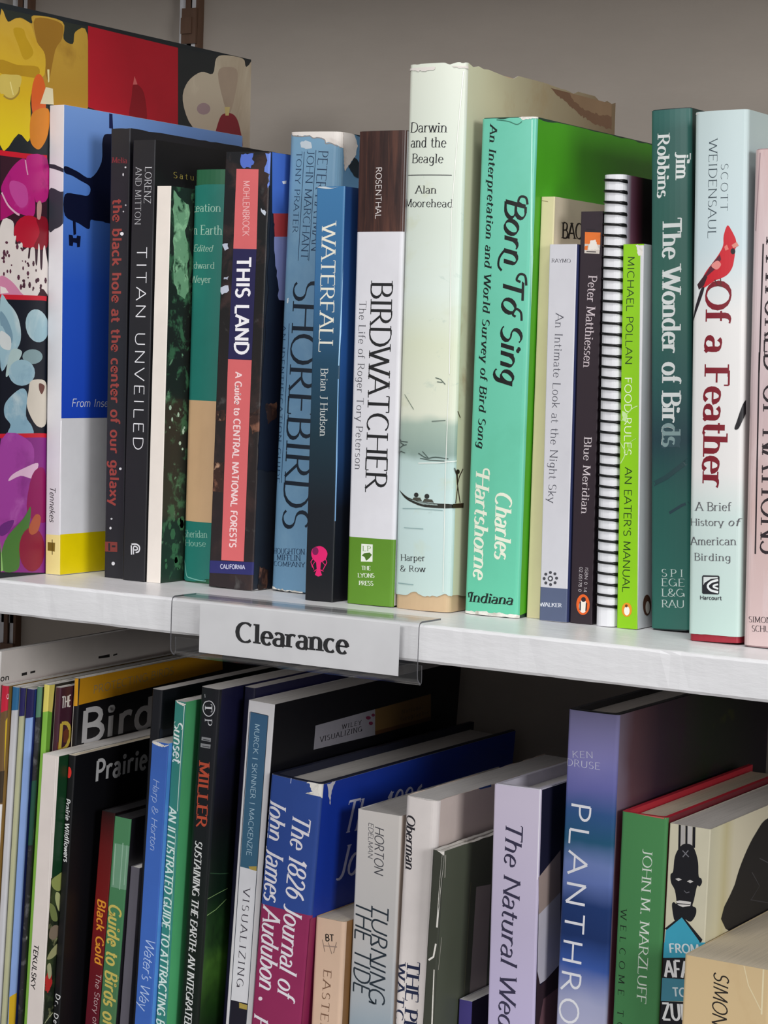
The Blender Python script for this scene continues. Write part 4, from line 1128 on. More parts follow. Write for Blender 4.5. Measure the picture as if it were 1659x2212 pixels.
    {'name': 'paperback_book', 'kind': 'paper', 'label': 'thin cream book between the mint green book and the pale grey spine', 'loc': [41.7, 59.49, 0.1], 'yaw': 0, 'lean': -0.252, 'w': 7.0, 'h': 194.47, 'D': 118, 'spine': '#d9d0a4', 'cover': '#d6c8b0', 'group': 'books standing on the upper shelf', 'r': 0.6,
     'items': '''Tc|#2a2420|9,176.1 37.3,177.2|7.20|serifb|BACK
Ls|#eee6cc|7.8,193.9 7.3,172.9|0.4
Ls|#9a8c64|0.5,192.7 3.6,192.2|0.3'''},
    {'name': 'paperback_book', 'kind': 'paper', 'label': 'pale grey paperback with a slate blue foot and a small sun-ray emblem', 'loc': [50.94, 54.7, 0.1], 'yaw': 0, 'lean': -0.804, 'w': 13.8, 'h': 172.46, 'D': 108, 'spine': '#cfced4', 'cover': '#3c4470', 'group': 'books standing on the upper shelf', 'r': 0.5, 'left': '#c4c4cc',
     'items': '''Ps|#56607c|0,0.1 13.8,0.1 13.8,15.4 0,15.4
Ts|#3a3a44|1.3,164.3 11,164.1|1.67|serif|RAYMO
Ts|#4c4c56|4.2,141.1 2.8,54.5|3.91|serifl|An Intimate Look at the Night Sky
Ts|#dfe2ea|0.1,6.5 11.3,6.8|1.78|serifb|WALKER
Es|#45454c|5.13,19.61 1.37,0.09 0.04,-1.31
Es|#45454c|5.04,22.39 0.77,0.05 0.02,-0.69
Es|#45454c|7.38,21.93 0.77,0.05 0.02,-0.69
Es|#45454c|8.29,19.98 0.77,0.05 0.02,-0.69
Es|#45454c|7.59,17.85 0.77,0.05 0.02,-0.69
Es|#45454c|5.30,16.84 0.77,0.05 0.02,-0.69
Es|#45454c|2.87,17.45 0.77,0.05 0.02,-0.70
Es|#45454c|1.95,19.40 0.77,0.05 0.02,-0.70
Es|#45454c|2.75,21.46 0.77,0.05 0.02,-0.69
Es|#dcdce0|5.13,19.61 0.69,0.05 0.02,-0.62'''},
    {'name': 'paperback_book', 'kind': 'paper', 'label': 'dark aubergine paperback with an orange emblem, left of the spiral-bound book', 'loc': [65.6, 56.77, 0.1], 'yaw': 0, 'lean': -0.863, 'w': 11.0, 'h': 187.49, 'D': 110, 'spine': '#2c2028', 'cover': '#241a22', 'group': 'books standing on the upper shelf', 'r': 0.4,
     'items': '''Ps|#e0722c|2.3,178.3 10.1,177.9 10.1,172.4 2.3,172.9
Ps|#cfc6bc|2.3,172.9 10.1,172.4 9.8,168.3 2.3,168.7
Ws|#e8e2d8|4.5,171.7 5.2,174.4 7.7,174.7 8.9,171.7 10.1,170.2 4.1,170.2|0.15
Ps|#e0722c|2.4,171.8 4,172.1 3.8,170 2.3,170.2
Ls|#241a22|2.8,179.5 7.3,179.3|0.5
Ls|#241a22|3.3,169.4 8.1,169.2|0.4
Ts|#cdbfc4|4.7,158.5 3.3,117.1|4.27|serif|Peter Matthiessen
Ts|#cfc4c8|4.8,85.4 4.3,50.4|3.70|serif|Blue Meridian
Ts|#c8c0c4|7.1,26 6.6,14.6|1.51|sans|ISBN 0 14
Ts|#c8c0c4|4.2,26 3.9,14.6|1.52|sans|02.05178 0
Es|#e2601f|6.45,8.76 3.38,0.25 0.14,-4.76
Es|#f0e8dc|6.47,7.99 2.03,0.15 0.09,-3.07
Es|#2c2028|6.63,11.15 1.18,0.08 0.03,-1.15
Ps|#2c2028|4.7,9.9 5.4,10.3 5.4,5.7 4.7,6.4
Ps|#2c2028|7.9,10.1 8.6,9.5 8.4,6.3 7.7,5.8'''},
    {'name': 'spiral_bound_book', 'kind': 'spiral', 'label': 'white spiral-bound book with black wire rings down its spine', 'loc': [78.5, 55.35, 0.1], 'yaw': 0, 'lean': -1.42, 'w': 10.4, 'h': 203.81, 'D': 122, 'spine': '#e2e2e6', 'cover': 'spiral_cover', 'group': 'books standing on the upper shelf', 'r': 3.6, 'bulge': 0.6, 'edge': '#e8e8ec', 'pages': 'paper_white',
     'items': ''''''},
    {'name': 'paperback_book', 'kind': 'paper', 'label': 'small lime green paperback with a creased white-edged spine', 'loc': [89.91, 55.22, 0.1], 'yaw': 0, 'lean': -1.6, 'w': 10.1, 'h': 172.77, 'D': 112, 'spine': '#8dcb10', 'cover': '#dcdce0', 'group': 'books standing on the upper shelf', 'r': 0.6, 'edge': '#e4e4e6', 'left': '#8dcb10',
     'items': '''Ts|#1f3a10|2.5,167.4 2.1,119|3.32|sans|MICHAEL POLLAN
Ts|#eef6dc|2,113.3 2.4,78.2|3.35|sans|FOOD RULES
Ts|#1f3a10|2.8,72.8 2.6,16.3|3.51|sans|AN EATER'S MANUAL
Ps|#dcdce0|8.6,172.2 12.9,172.1 15.7,0.1 10.5,0.1
Ws|worn_edge|6.2,172.3 9.6,172.2 9.6,167.5 7.8,167.5 6.8,170.3|0.3
Ws|#c8e8a0|0.9,98.3 3.6,96.9 3.3,92.7 1.4,94.1|0.2
Ls|#c4e694|8.5,100.5 5.5,99 1.7,94.8 -1.2,90.6|0.45
Ls|#c4e694|-1.1,89.9 -0.4,85 2.8,79.5 0.6,74.5|0.45
Ls|#b4de78|3.9,78.8 5.4,84.4 8,85.9|0.3
Es|#e89420|4.93,8.52 2.52,0.15 0.06,-3.23
Es|#f4f0e4|4.94,8.03 1.38,0.08 0.04,-2.11
Es|#6a3a10|4.67,10.26 0.69,0.04 0.01,-0.70
Ec|#5a3a2c|10.26,10.12 4.45,-0.35 0.20,-4.82
Ec|#d8d0c8|10.99,9.00 2.39,-0.19 0.12,-2.84'''},
    {'name': 'hardcover_book', 'kind': 'jacket', 'label': 'dark green jacketed book with white lettering, left of the bird-fronted pale book', 'loc': [103.65, 61.76, 0.1], 'yaw': 0, 'lean': -2.682, 'w': 19.4, 'h': 233.09, 'D': 152, 'spine': 'wonder_print', 'cover': '#1c3430', 'group': 'books standing on the upper shelf', 'bulge': 0.8, 'r': 2.0, 'cloth': '#1c2a2c', 'edge': '#d0d0c4', 'left': '#2a564e',
     'items': '''Ts|#e8ecea|12.7,214 12.5,201.7|6.45|serifb|Jim
Ts|#e8ecea|3.8,221.7 3.6,193.9|5.84|serifb|Robbins
Ts|#e8ecea|6.3,184.5 6,82.7|8.85|serifb|The Wonder of Birds
Ws|#35525a|5.8,91.1 14.9,90.5 14.9,82.1 5.8,82.1|0.6
Ts|#8aa4a4|6.2,92.9 6.2,82.9|8.64|serifb|ds
Ls|#27484c|0.5,65.3 8.1,68.9 18.6,76.6|2.2
Ls|#23404a|9.6,52.9 15.6,56.5 18.6,57.6|1.2
Ts|#c4d4ce|5.8,24.2 16.2,24.3|3.36|serif|SPI
Ts|#c4d4ce|5.8,20 16.8,20.1|3.36|serif|EGE
Ts|#c4d4ce|5.9,15.3 16.8,15.5|3.43|serif|L&G
Ts|#c4d4ce|5.9,10.3 16.8,10.5|3.36|serif|RAU'''},
    {'name': 'hardcover_book', 'kind': 'jacket', 'label': 'pale blue jacketed book with a red cardinal perched on its dark red title', 'loc': [131.77, 38.5, 0.1], 'yaw': 0, 'lean': -1.923, 'w': 24.6, 'h': 228.69, 'D': 152, 'spine': 'feather_print', 'cover': 'feather_cover', 'group': 'books standing on the upper shelf', 'bulge': 1.2, 'r': 2.4, 'cloth': '#9c2434', 'jz': (2.8, 228.75), 'bot': (12.3, 0.5), 'edge': '#d8e0de', 'left': '#a8bcc0',
     'items': '''Ts|#3c4a52|13.2,206 13.2,185.9|3.22|serifl|SCOTT
Ts|#3c4a52|7.5,216.7 7.4,174.4|3.88|serifl|WEIDENSAUL
Ts|#7c1424|7,155.7 6.4,67|11.29|serifb|Of a Feather
Ss|#c81e2c|16.4,179.6 18.3,177.4 20,174.1 20.5,172.2 21.3,171.1 20,169.6 19.8,166.6 18.9,161.8 16.8,158.7 13.9,157.1 11,156.1 7,153.7 5.3,153 4.1,154.6 6.3,159.4 9.7,163.6 12.6,167.3 14.6,171.1 14.8,175.3
Ps|#5c2030|6.9,159.4 9.7,163.6 13.2,167.3 13.8,165.2 10.9,160.9 6.9,157.8 3.5,155.1 4,156.2
Ps|#3c2028|2.6,154.6 6.3,158.9 7.5,157.8 5.8,154 3.5,152.4
Ss|#e08a84|9.5,163.1 12.1,164.7 13.8,163 12.1,160.9 9.8,161.8
Ps|#e07a70|15.1,170.5 16.3,171.5 17.2,169.4 15.7,168.9
Es|#1c1418|19.03,168.52 1.03,-0.03 0.02,-1.29
Ps|#d88a7c|18.4,171.2 20.6,172.5 21.6,170.8 19.2,169.9
Ss|#241c24|4.7,153 6.1,152.9 3.6,145.9 0.5,138.9 1.3,143.3 3,148.7
Ls|#5c2c28|11,156.6 12.2,154.2 14.5,153.6|0.5
Ls|#5c2c28|13.6,157.1 13.9,154.4|0.5
Ts|#5c5c60|3.4,56.8 19.9,57.2|3.64|serif|A Brief
Ts|#5c5c60|0.7,50.2 16.5,50.6|3.04|serif|History
Ts|#5c5c60|18.6,50.7 23.4,50.8|3.21|serifi|of
Ts|#5c5c60|1,41.7 22.4,42.5|3.52|serif|American
Ts|#5c5c60|3,35.1 20,35.5|3.18|serif|Birding
Ps|#24242a|7.4,28.8 14.6,29 15.1,28.5 15,21.2 14.5,20.8 7.4,20.7 7,21.2 6.9,28.2
Ps|#d8dedc|7.6,28.1 14.3,28.4 14.3,27.9 11.1,27.4 8.2,25.6 7.6,24.5
Ls|#e6eaea|14.5,27.1 11.4,26.1 9.7,24.3 11.1,22.5 14.6,21.8|1.0
Ls|#e6eaea|14.5,25.2 12.9,24.8 12.4,24 14.6,23.3|0.8
Ts|#3a3a40|6.1,18.2 16.2,18.5|1.69|sansb|Harcourt
Ss|#1c1a1e|20.8,92.7 22,96.4 23.9,103 24.8,104.7 24.6,99 23.3,94.4 22.2,92.4
Ls|#e8e0e0|0.6,228 2.4,228.2|0.5'''},
    {'name': 'hardcover_book', 'kind': 'jacket', 'label': 'faded pink jacketed book with large black capitals at the right end of the row', 'loc': [157.81, 37.0, 0.1], 'yaw': 0, 'lean': -1.388, 'w': 36, 'h': 212.38, 'D': 150, 'spine': 'nations_print', 'cover': '#c4aeae', 'group': 'books standing on the upper shelf', 'bulge': 0.8, 'r': 3.2, 'cloth': '#a88a8c', 'edge': '#dcc0a8',
     'items': '''Ts|#2c2428|6.9,173.5 7.5,40.4|11.22|serif|A WORLD OF NATIONS
Ls|#2c2428|5.5,172.2 5,118.6 4.9,122.5 5.2,40.1|0.7
Ts|#3a3034|2.9,10.6 17,11|2.47|serif|SIMON &
Ts|#3a3034|4.5,6.7 19.9,7.3|2.60|serif|SCHUSTER
Ls|#a89094|3.1,210.7 1.7,177.8|0.5'''},
    {'name': 'magazine', 'kind': 'mag', 'label': 'tall white-covered magazine at the back of the magazines, mostly bare at the top', 'loc': [-264.61, 26.03, -344.7], 'yaw': 4, 'lean': 2.45, 'w': 4.6, 'h': 303.92, 'D': 205, 'spine': '#e4e0dc', 'cover': '#e2dad4', 'r': 1.2, 'edge': '#8a8682', 'group': 'magazines at the left end of the lower shelf', 'cat': 'magazine',
     'items': '''Tc|#1c1a1a|-20.5,288.3 8.8,288|3.07|sansb|Audubon
Pc|#1c1a1a|19.6,290.3 24.3,290.5 24.5,288.9 19.8,288.8
Pc|#1c1a1a|27.3,290.3 31.7,290.5 31.8,289.4 27.4,289.2
Pc|#1c1a1a|91.1,291.7 102.2,291.8 102.4,290.1 91.3,290.4
Pc|#1c1a1a|105.8,291.2 109.8,291.6 110,290.6 105.8,290.4'''},
    {'name': 'magazine', 'kind': 'mag', 'label': 'magazine with a red masthead strip and brown picture, leftmost of the narrow spines', 'loc': [-259.05, 27.3, -344.72], 'yaw': 4, 'lean': 2.45, 'w': 4.2, 'h': 286.06, 'D': 205, 'spine': '#c8203c', 'cover': '#8c6c34', 'r': 1.2, 'edge': 'worn_edge', 'group': 'magazines at the left end of the lower shelf', 'cat': 'magazine',
     'items': '''Ps|#6e5434|-2.9,271.3 6.8,273.3 15.6,115.9 -3.9,111.8
Ps|#d8b424|3.8,267.6 6.4,269.3 6.8,241.4 4.6,240.1
Ps|#3c3022|2.3,240.7 5.3,241.2 5,224.3 2,223.2
Ps|#e0dcd8|3.5,223.4 6.9,223.4 8.3,177.4 2.3,176.3
Ts|#f0e8e8|4.3,278.1 6.8,278.7|3.75|sansb|O'''},
    {'name': 'magazine', 'kind': 'mag', 'label': 'magazine with a blue head and light grey spine, right of the red-headed one', 'loc': [-254.62, 30.59, -344.73], 'yaw': 4, 'lean': 2.45, 'w': 4.0, 'h': 285.44, 'D': 205, 'spine': '#c4c4c8', 'cover': '#a8a8ac', 'r': 1.2, 'edge': 'worn_edge', 'group': 'magazines at the left end of the lower shelf', 'cat': 'magazine',
     'items': '''Ps|#2c6a96|-0.3,287 5.6,287.8 5.1,273.6 0.3,272.9'''},
    {'name': 'magazine', 'kind': 'mag', 'label': 'magazine with a navy head and pale olive spine, left of the light blue one', 'loc': [-250.42, 31.9, -344.77], 'yaw': 4, 'lean': 2.45, 'w': 3.1, 'h': 285.3, 'D': 205, 'spine': '#b8b894', 'cover': '#9c9c7c', 'r': 1.2, 'edge': 'worn_edge', 'group': 'magazines at the left end of the lower shelf', 'cat': 'magazine',
     'items': '''Ps|#26225c|-0.5,287.3 4.3,288 4.8,270.7 0.3,270.1'''},
    {'name': 'magazine', 'kind': 'mag', 'label': 'magazine with a navy head and light blue spine ending in a yellow foot', 'loc': [-247.1, 33.16, -344.7], 'yaw': 4, 'lean': 2.45, 'w': 4.6, 'h': 284.96, 'D': 205, 'spine': '#90aee6', 'cover': '#2c3c84', 'r': 1.2, 'edge': 'worn_edge', 'group': 'magazines at the left end of the lower shelf', 'cat': 'magazine',
     'items': '''Ps|#241f54|-0.5,286.8 6.8,288.5 7,270.3 -0.8,269.1
Ps|#d8b020|0.8,120.2 6.6,123 7.4,102.2 1.4,101'''},
    {'name': 'magazine', 'kind': 'mag', 'label': 'magazine with a thin dark green and stone-grey spine, right of the light blue one', 'loc': [-242.36, 35.53, -344.77], 'yaw': 4, 'lean': 2.45, 'w': 3.0, 'h': 286.25, 'D': 205, 'spine': 'stone_print', 'cover': '#2c3834', 'r': 1.2, 'edge': 'worn_edge', 'group': 'magazines at the left end of the lower shelf', 'cat': 'magazine',
     'items': '''Ps|#5c8a6c|-0.9,286.5 4.2,287.5 4,270.5 0.3,269.9
Ps|#2c5a48|-1.8,236 4.9,237.1 2.9,202.5 -0.5,201.9'''},
    {'name': 'magazine', 'kind': 'mag', 'label': 'magazine with a yellow head over a green spine, left of the purple one', 'loc': [-239.21, 37.21, -344.73], 'yaw': 4, 'lean': 2.45, 'w': 4.0, 'h': 287.58, 'D': 205, 'spine': '#8cc44c', 'cover': '#2c2820', 'r': 1.2, 'edge': 'worn_edge', 'group': 'magazines at the left end of the lower shelf', 'cat': 'magazine',
     'items': '''Ps|#ecdc70|-0.5,287.9 7.8,290.3 7.6,273.9 0.2,272.8
Pc|#ecdc70|-2.7,288.8 4.5,289.2 3.5,272.9 -3.8,273.9
Pc|#7ab83c|-3.8,273.9 3.5,272.9 3.1,251.6 -2.2,252.3'''},
    {'name': 'magazine', 'kind': 'mag', 'label': 'purple-brown magazine with white and yellow capitals on its cover corner', 'loc': [-234.95, 41.54, -344.75], 'yaw': 4, 'lean': 2.45, 'w': 3.6, 'h': 286.11, 'D': 205, 'spine': '#4a2434', 'cover': '#4a2434', 'r': 1.2, 'edge': 'worn_edge', 'group': 'magazines at the left end of the lower shelf', 'cat': 'magazine',
     'items': '''Ls|#d8d0c4|0.4,286.1 0.5,268.2 0.5,252.3 -0.5,220.7 2.4,107.8|0.5
Tc|#f0ece8|1.8,275.1 9.9,275.3|5.91|cond|THE
Tc|#e8c850|0.9,253.1 40.6,251.8|13.98|cond|DEAL
Pc|#7a3c24|4.7,262.4 7.7,263.9 10,262.3 10.4,258.5 7.5,256.1 5.3,256.7
Pc|#a84c34|-4.3,257.5 0.5,257.4 0.8,253.6 -4.9,253.5'''},
    {'name': 'magazine', 'kind': 'mag', 'label': 'black magazine with orange strip and large grey title, right of the purple one', 'loc': [-231.33, 52.28, -344.74], 'yaw': 4, 'lean': 2.45, 'w': 3.8, 'h': 290.21, 'D': 205, 'spine': '#17161a', 'cover': '#17161a', 'r': 1.2, 'edge': 'worn_edge', 'group': 'magazines at the left end of the lower shelf', 'cat': 'magazine',
     'items': '''Ps|#e0a020|-0.1,289.9 2.8,290.9 3.1,275.7 -1.3,275.1
Ls|#dcd6cc|0.4,290.3 0.9,254.8 -0.2,219.5 2,105.8|0.5
Pc|#e0a020|-4.7,291 143.6,295.6 145.8,278.8 -3.1,276.2
Tc|#a8926c|13.1,280.6 92.1,282.2|4.33|sans|PROTECTING BIRDS
Tc|#cccaca|3.9,255.2 90.4,255.2|17.13|sansb|Birds'''},
    {'name': 'paperback_book', 'kind': 'paper', 'label': 'white-spined paperback with dark green cover, right of the magazines', 'loc': [-225.86, 23.29, -344.46], 'yaw': 3, 'lean': 2.5, 'w': 10.0, 'h': 254.26, 'D': 168, 'spine': '#dcd2cc', 'cover': '#123c20', 'r': 0.5, 'page_in': 0.2, 'pages': 'paper_white', 'edge': '#d8d0c8', 'group': 'books standing on the lower shelf',
     'items': '''Ts|#1c1a1c|1.9,154.8 1.3,131.4|2.79|sansbi|TEKULSKY
Wc|photo_print|-0.7,191 11.3,192.7 14.2,174.4 21.4,103.6 -0.6,109.3 -1.1,165.2|0.6
Wc|#c83030|0,138.3 2.3,140.9 5.5,138.9 6.6,133.7 3.4,129.5 0.7,131.4|0.3
Sc|#9aa45c|0.5,189.5 5.4,191.4 10.9,191.8 11.6,184.9 7.2,182.6 1.9,185.5
Sc|#b8be84|5.2,182.4 9.1,179.8 10.4,171.4 7.7,172.6 4.6,178.8
Sc|#7c8850|-0.3,177.4 5,174.4 7.8,167 2.6,168.7
Sc|#a8a878|0.6,148.1 4.2,152.3 11.6,155 12.5,151.1 5.7,147.6
Sc|#8a7a68|2,163.9 7,164.7 10.9,161.4 6.7,157.3 1.5,159.1
Sc|#b4b48c|1,144.3 3.9,144.9 5.5,138.9 3.2,137
Lc|#b4b890|11.6,118.7 7.7,117.2 3.9,115 2,113.6|0.6
Ls|#b4b8a0|11.2,116.9 17.2,126.9 19,132.2|0.7
Ls|#a0a890|10.8,143.5 12.7,147 17.6,151.7|1.2
Ls|#f4ece6|8.5,253 9.3,214.1|0.4
Ls|#f0e8e2|8,222.4 9.2,164.8 10,113.8|0.4'''},
    {'name': 'paperback_book', 'kind': 'paper', 'label': 'black paperback with grey cover title and a small red tab near the top', 'loc': [-215.97, 31.96, -344.72], 'yaw': 3, 'lean': 2.5, 'w': 4.2, 'h': 254.02, 'D': 168, 'spine': '#141416', 'cover': '#0e0e12', 'r': 0.8, 'page_in': 0.2, 'pages': 'paper_cream', 'group': 'books standing on the lower shelf',
     'items': '''Es|#d8342c|0.93,244.85 1.60,0.26 0.21,-2.91
Ts|#dcdcdc|0,231.2 1.1,198.2|2.76|sansbi|Prairie Wildflowers
Ts|#d0d0d0|1.4,128.3 0.1,85.3|2.49|sansbi|Dr. Dee Strickler
Tc|#c8c8c8|19.4,237.5 67,237.6|10.92|sansb|Prairie'''},
    {'name': 'paperback_book', 'kind': 'paper', 'label': 'dark red paperback with yellow italic lettering, left of the green guide', 'loc': [-210.01, 49.11, -344.37], 'yaw': 3, 'lean': 3.6, 'w': 8.4, 'h': 223.24, 'D': 120, 'spine': 'gold_print', 'cover': '#12080a', 'r': 0.6, 'pages': 'paper_dark', 'edge': '#242022', 'group': 'books standing on the lower shelf',
     'items': '''Ts|#d8902c|2.1,176.7 3.3,142.3|4.83|sansbi|Black Gold
Ts|#c0a8a8|4.7,137.6 4.9,93.7|3.07|sansi|The Story of Coffee'''},
    {'name': 'paperback_book', 'kind': 'paper', 'label': 'green paperback with khaki block lettering, between the dark red and grey spines', 'loc': [-200.78, 49.37, -344.3], 'yaw': 3, 'lean': 3.4, 'w': 10.2, 'h': 221.45, 'D': 122, 'spine': 'guide_print', 'cover': '#1c1a20', 'r': 0.8, 'pages': 'paper_dark', 'edge': '#1c1c1e', 'group': 'books standing on the lower shelf',
     'items': '''Ps|#6a9478|1.3,184 12,184 12,207.3 1.3,207.3
Ls|#98b8a0|1.9,206.8 2.4,185.1|0.5
Ls|#8cb098|6.5,208.3 6.6,183.5|0.6
Ls|#8cb098|9.1,207.6 9.2,186.5|0.5
Ts|#c4b45c|1.1,175.1 2.5,111.3|7.41|sansbi|Guide to Birds of'''},
    {'name': 'paperback_book', 'kind': 'paper', 'label': 'plain dull grey spine left of the worn tall black book', 'loc': [-189.33, 53.13, -344.61], 'yaw': 3, 'lean': 3.0, 'w': 5.5, 'h': 195.7, 'D': 120, 'spine': '#63606a', 'cover': '#4c4a52', 'r': 0.4, 'edge': '#8a8890', 'group': 'books standing on the lower shelf',
     'items': ''''''},
    {'name': 'paperback_book', 'kind': 'paper', 'label': 'tall thin black book with white worn edges, behind the two blue and green spines', 'loc': [-181.01, 54.4, -344.65], 'yaw': 3, 'lean': 2.25, 'w': 6.4, 'h': 289.4, 'D': 205, 'spine': '#15161c', 'cover': '#17181e', 'r': 1.4, 'page_in': 0.1, 'edge': '#e0dcd6', 'group': 'books standing on the lower shelf',
     'items': '''Ls|#c8c4be|-1.1,288.2 -0.7,267.5 -0.6,246.1|0.4
Ls|#c8c4be|-0.5,222.1 0,187.6 -0.1,157.8|0.5
Ls|#b8b4ae|-0.7,151.4 -0.1,112.5|0.5
Wc|#262e3c|-8,269.6 12.7,268.7 13.3,263.1 -7.4,263.5|0.8'''},
    {'name': 'paperback_book', 'kind': 'paper', 'label': 'bright blue paperback with pale script lettering, left of the green spine', 'loc': [-173.72, 46.67, -344.49], 'yaw': 2.5, 'lean': 2.341, 'w': 10.1, 'h': 264.06, 'D': 140, 'spine': '#3c66b8', 'cover': '#5698e8', 'r': 0.6, 'page_in': 0.2, 'group': 'books standing on the lower shelf',
     'items': '''Ts|#a8bce4|2.4,245 3,207.8|3.71|script|Harp & Horton
Ts|#b8ccf0|4,162.4 2,124.9|5.83|script|Water's Way
Ws|worn_edge|-0.4,263.6 2.3,264.4 4.7,263.5 7.9,262.6 11.7,263.8 11.7,264.4 8,261.9 4,262 0.8,262.8|0.25'''},
    {'name': 'paperback_book', 'kind': 'paper', 'label': 'teal and green paperback with white slanted capitals, between blue and black spines', 'loc': [-162.78, 50.7, -344.66], 'yaw': 2.5, 'lean': 2.15, 'w': 6.4, 'h': 285.66, 'D': 188, 'spine': '#348278', 'cover': '#56b678', 'r': 0.5, 'page_in': 0.2, 'group': 'books standing on the lower shelf',
     'items': '''Ts|#e8f0ec|0.3,275.4 1,254.1|5.03|scriptb|Sunset
Ts|#d8e8e0|0.3,230.9 0.7,105.4|4.66|sansbi|AN ILLUSTRATED GUIDE TO ATTRACTING BIRDS
Ls|#d8e8e0|5.9,283.6 5.8,274.3 5.5,249.1 5.5,229.2|0.35
Ls|#a8d0c0|5.3,217.6 5.4,185.9 5,141|0.3
Ws|worn_edge|0.3,285.7 3.8,285.2 7,284.7 7.7,286.1 5.5,283.5 1.5,284.6|0.25'''},
    {'name': 'paperback_book', 'kind': 'paper', 'label': 'thick black textbook with red-orange name and a green glow on its cover', 'loc': [-154.8, 57.94, -344.38], 'yaw': 2.5, 'lean': 2.56, 'w': 11.6, 'h': 292.88, 'D': 225, 'spine': 'miller_print', 'cover': 'miller_cover', 'r': 2.2, 'page_in': 0.1, 'edge': '#d8d4d0', 'group': 'books standing on the lower shelf',
     'items': '''Ts|#d0d0d4|2.9,287.7 8.1,288.5|1.57|serif|I
Ls|#d0d0d4|5.8,286.3 7.6,285.9 9.3,283.8 9.1,281.2 7.3,278.9 5,278.6 3,280.2 2.4,282.8 3.4,285.3 5.8,286.3|0.45
Ts|#d0d0d4|3.4,284.5 3.8,280|4.25|serifb|T
Ts|#d0d0d4|4,276.8 4.3,273.5|4.25|serif|P
Ps|#8a8a8e|2.8,267.4 8.4,267.5 8.4,265.6 2.8,265.6
Ps|#8a8a8e|2.5,264 8.5,264.2 8.4,262.1 2.5,262
Ls|#15161a|3.7,266.2 7.7,266.2|0.35
Ls|#15161a|3.6,262.8 7.9,262.8|0.35
Ts|#bc4c34|2.4,254.5 3.2,220.9|6.17|serifb|MILLER
Ts|#d8d8d8|3.3,213.8 4.1,115.9|4.09|serifbi|SUSTAINING THE EARTH: AN INTEGRATED
Lc|#8cb070|2,184.2 11.9,185.3 20.7,186.1|0.35
Lc|#98bc78|2.5,175.5 10.7,176.9 20.3,180.5|0.4
Lc|#2c4c34|2.6,197.6 12.9,195.3 20.9,194.1|0.5'''},
    {'name': 'paperback_book', 'kind': 'paper', 'label': 'navy-sided book standing back between the black textbook and the white-framed spine', 'loc': [-142.05, 80.54, -344.64], 'yaw': 2.5, 'lean': 2.349, 'w': 6.4, 'h': 291.83, 'D': 205, 'spine': '#1a1a34', 'cover': '#1f1f44', 'r': 1.0, 'page_in': 0.1, 'edge': '#dcd8d4', 'group': 'books standing on the lower shelf',
     'items': ''''''},
    {'name': 'paperback_book', 'kind': 'paper', 'label': 'white-framed spine with teal and white panels and a black cover bearing a label', 'loc': [-135.19, 72.26, -344.17], 'yaw': 2.5, 'lean': 2.703, 'w': 15.5, 'h': 286.35, 'D': 212, 'spine': '#d8d6d8', 'cover': '#121217', 'r': 0.6, 'page_in': 0.1, 'edge': '#e2e0e0', 'group': 'books standing on the lower shelf',
     'items': '''Ps|visual_blue|1.7,280.5 12.1,280.1 12.1,199.7 2.1,200
Ps|#dcdce0|2.1,200 12.1,199.6 12.4,130 2.3,129.8
Ps|#1c1a28|2.3,129.8 12.4,130 12.6,82.4 2.1,79.9
Ps|#b09a4c|7.1,201 11.9,202 12,199.5 7.9,199.7
Ps|#b09a4c|7.3,129.4 12.5,129.2 12.2,126.7 7.6,126.6
Ls|#38404c|1.4,280.4 1.8,200 2.2,129.8 2,98.6|0.35
Ls|#38404c|12.3,280.1 12.3,199.8 12.5,130.1 11.8,100.9|0.35
Ls|#38404c|1.7,280.5 12.1,280.1|0.35
Ts|#a8c4d4|4.8,274.9 5.4,206.6|2.96|sans|MURCK / SKINNER / MACKENZIE
Ts|#3a3440|5.1,189.5 5.1,137.5|3.90|serif|VISUALIZING
Pc|#9a98a0|43.5,269.8 108.5,270.4 110.8,255.7 43.3,257
Pc|#7c6038|108.5,270.4 175.1,271 177.8,255.2 110.8,255.7
Pc|#5a3c24|110.4,257.9 177.4,257.6 177.8,255.2 110.8,255.7
Tc|#2c2a30|72.4,264.1 93.6,263.9|2.38|serifb|WILEY
Tc|#2c2a30|49.4,260.2 95,260|2.77|serifb|VISUALIZING
Ec|#7c2c4c|101.30,266.53 2.94,-0.38 0.16,-1.00
Ec|#7c2c4c|106.72,267.36 2.05,-0.26 0.14,-0.89
Ec|#7c2c4c|104.72,263.05 2.50,-0.33 0.16,-1.00
Tc|#3a2c20|140.4,263.7 166.6,263.6|2.27|serif|National
Tc|#3a2c20|139.9,259.8 174.6,259.6|2.28|serif|Geographic'''},
    {'name': 'hardcover_book', 'kind': 'jacket', 'label': 'large blue and maroon jacketed book with white italic lettering and a worn corner', 'loc': [-119.43, 69.91, -343.13], 'yaw': 0.5, 'lean': 3.332, 'w': 30.5, 'h': 250.26, 'D': 212, 'spine': '#2c4a94', 'cover': '#1238a4', 'r': 1.8, 'bulge': 0.8, 'cloth': '#1c2034', 'edge': '#a4a8b8', 'left': '#28407c', 'pages': 'paper_grey', 'page_in': 4, 'group': 'books standing on the lower shelf',
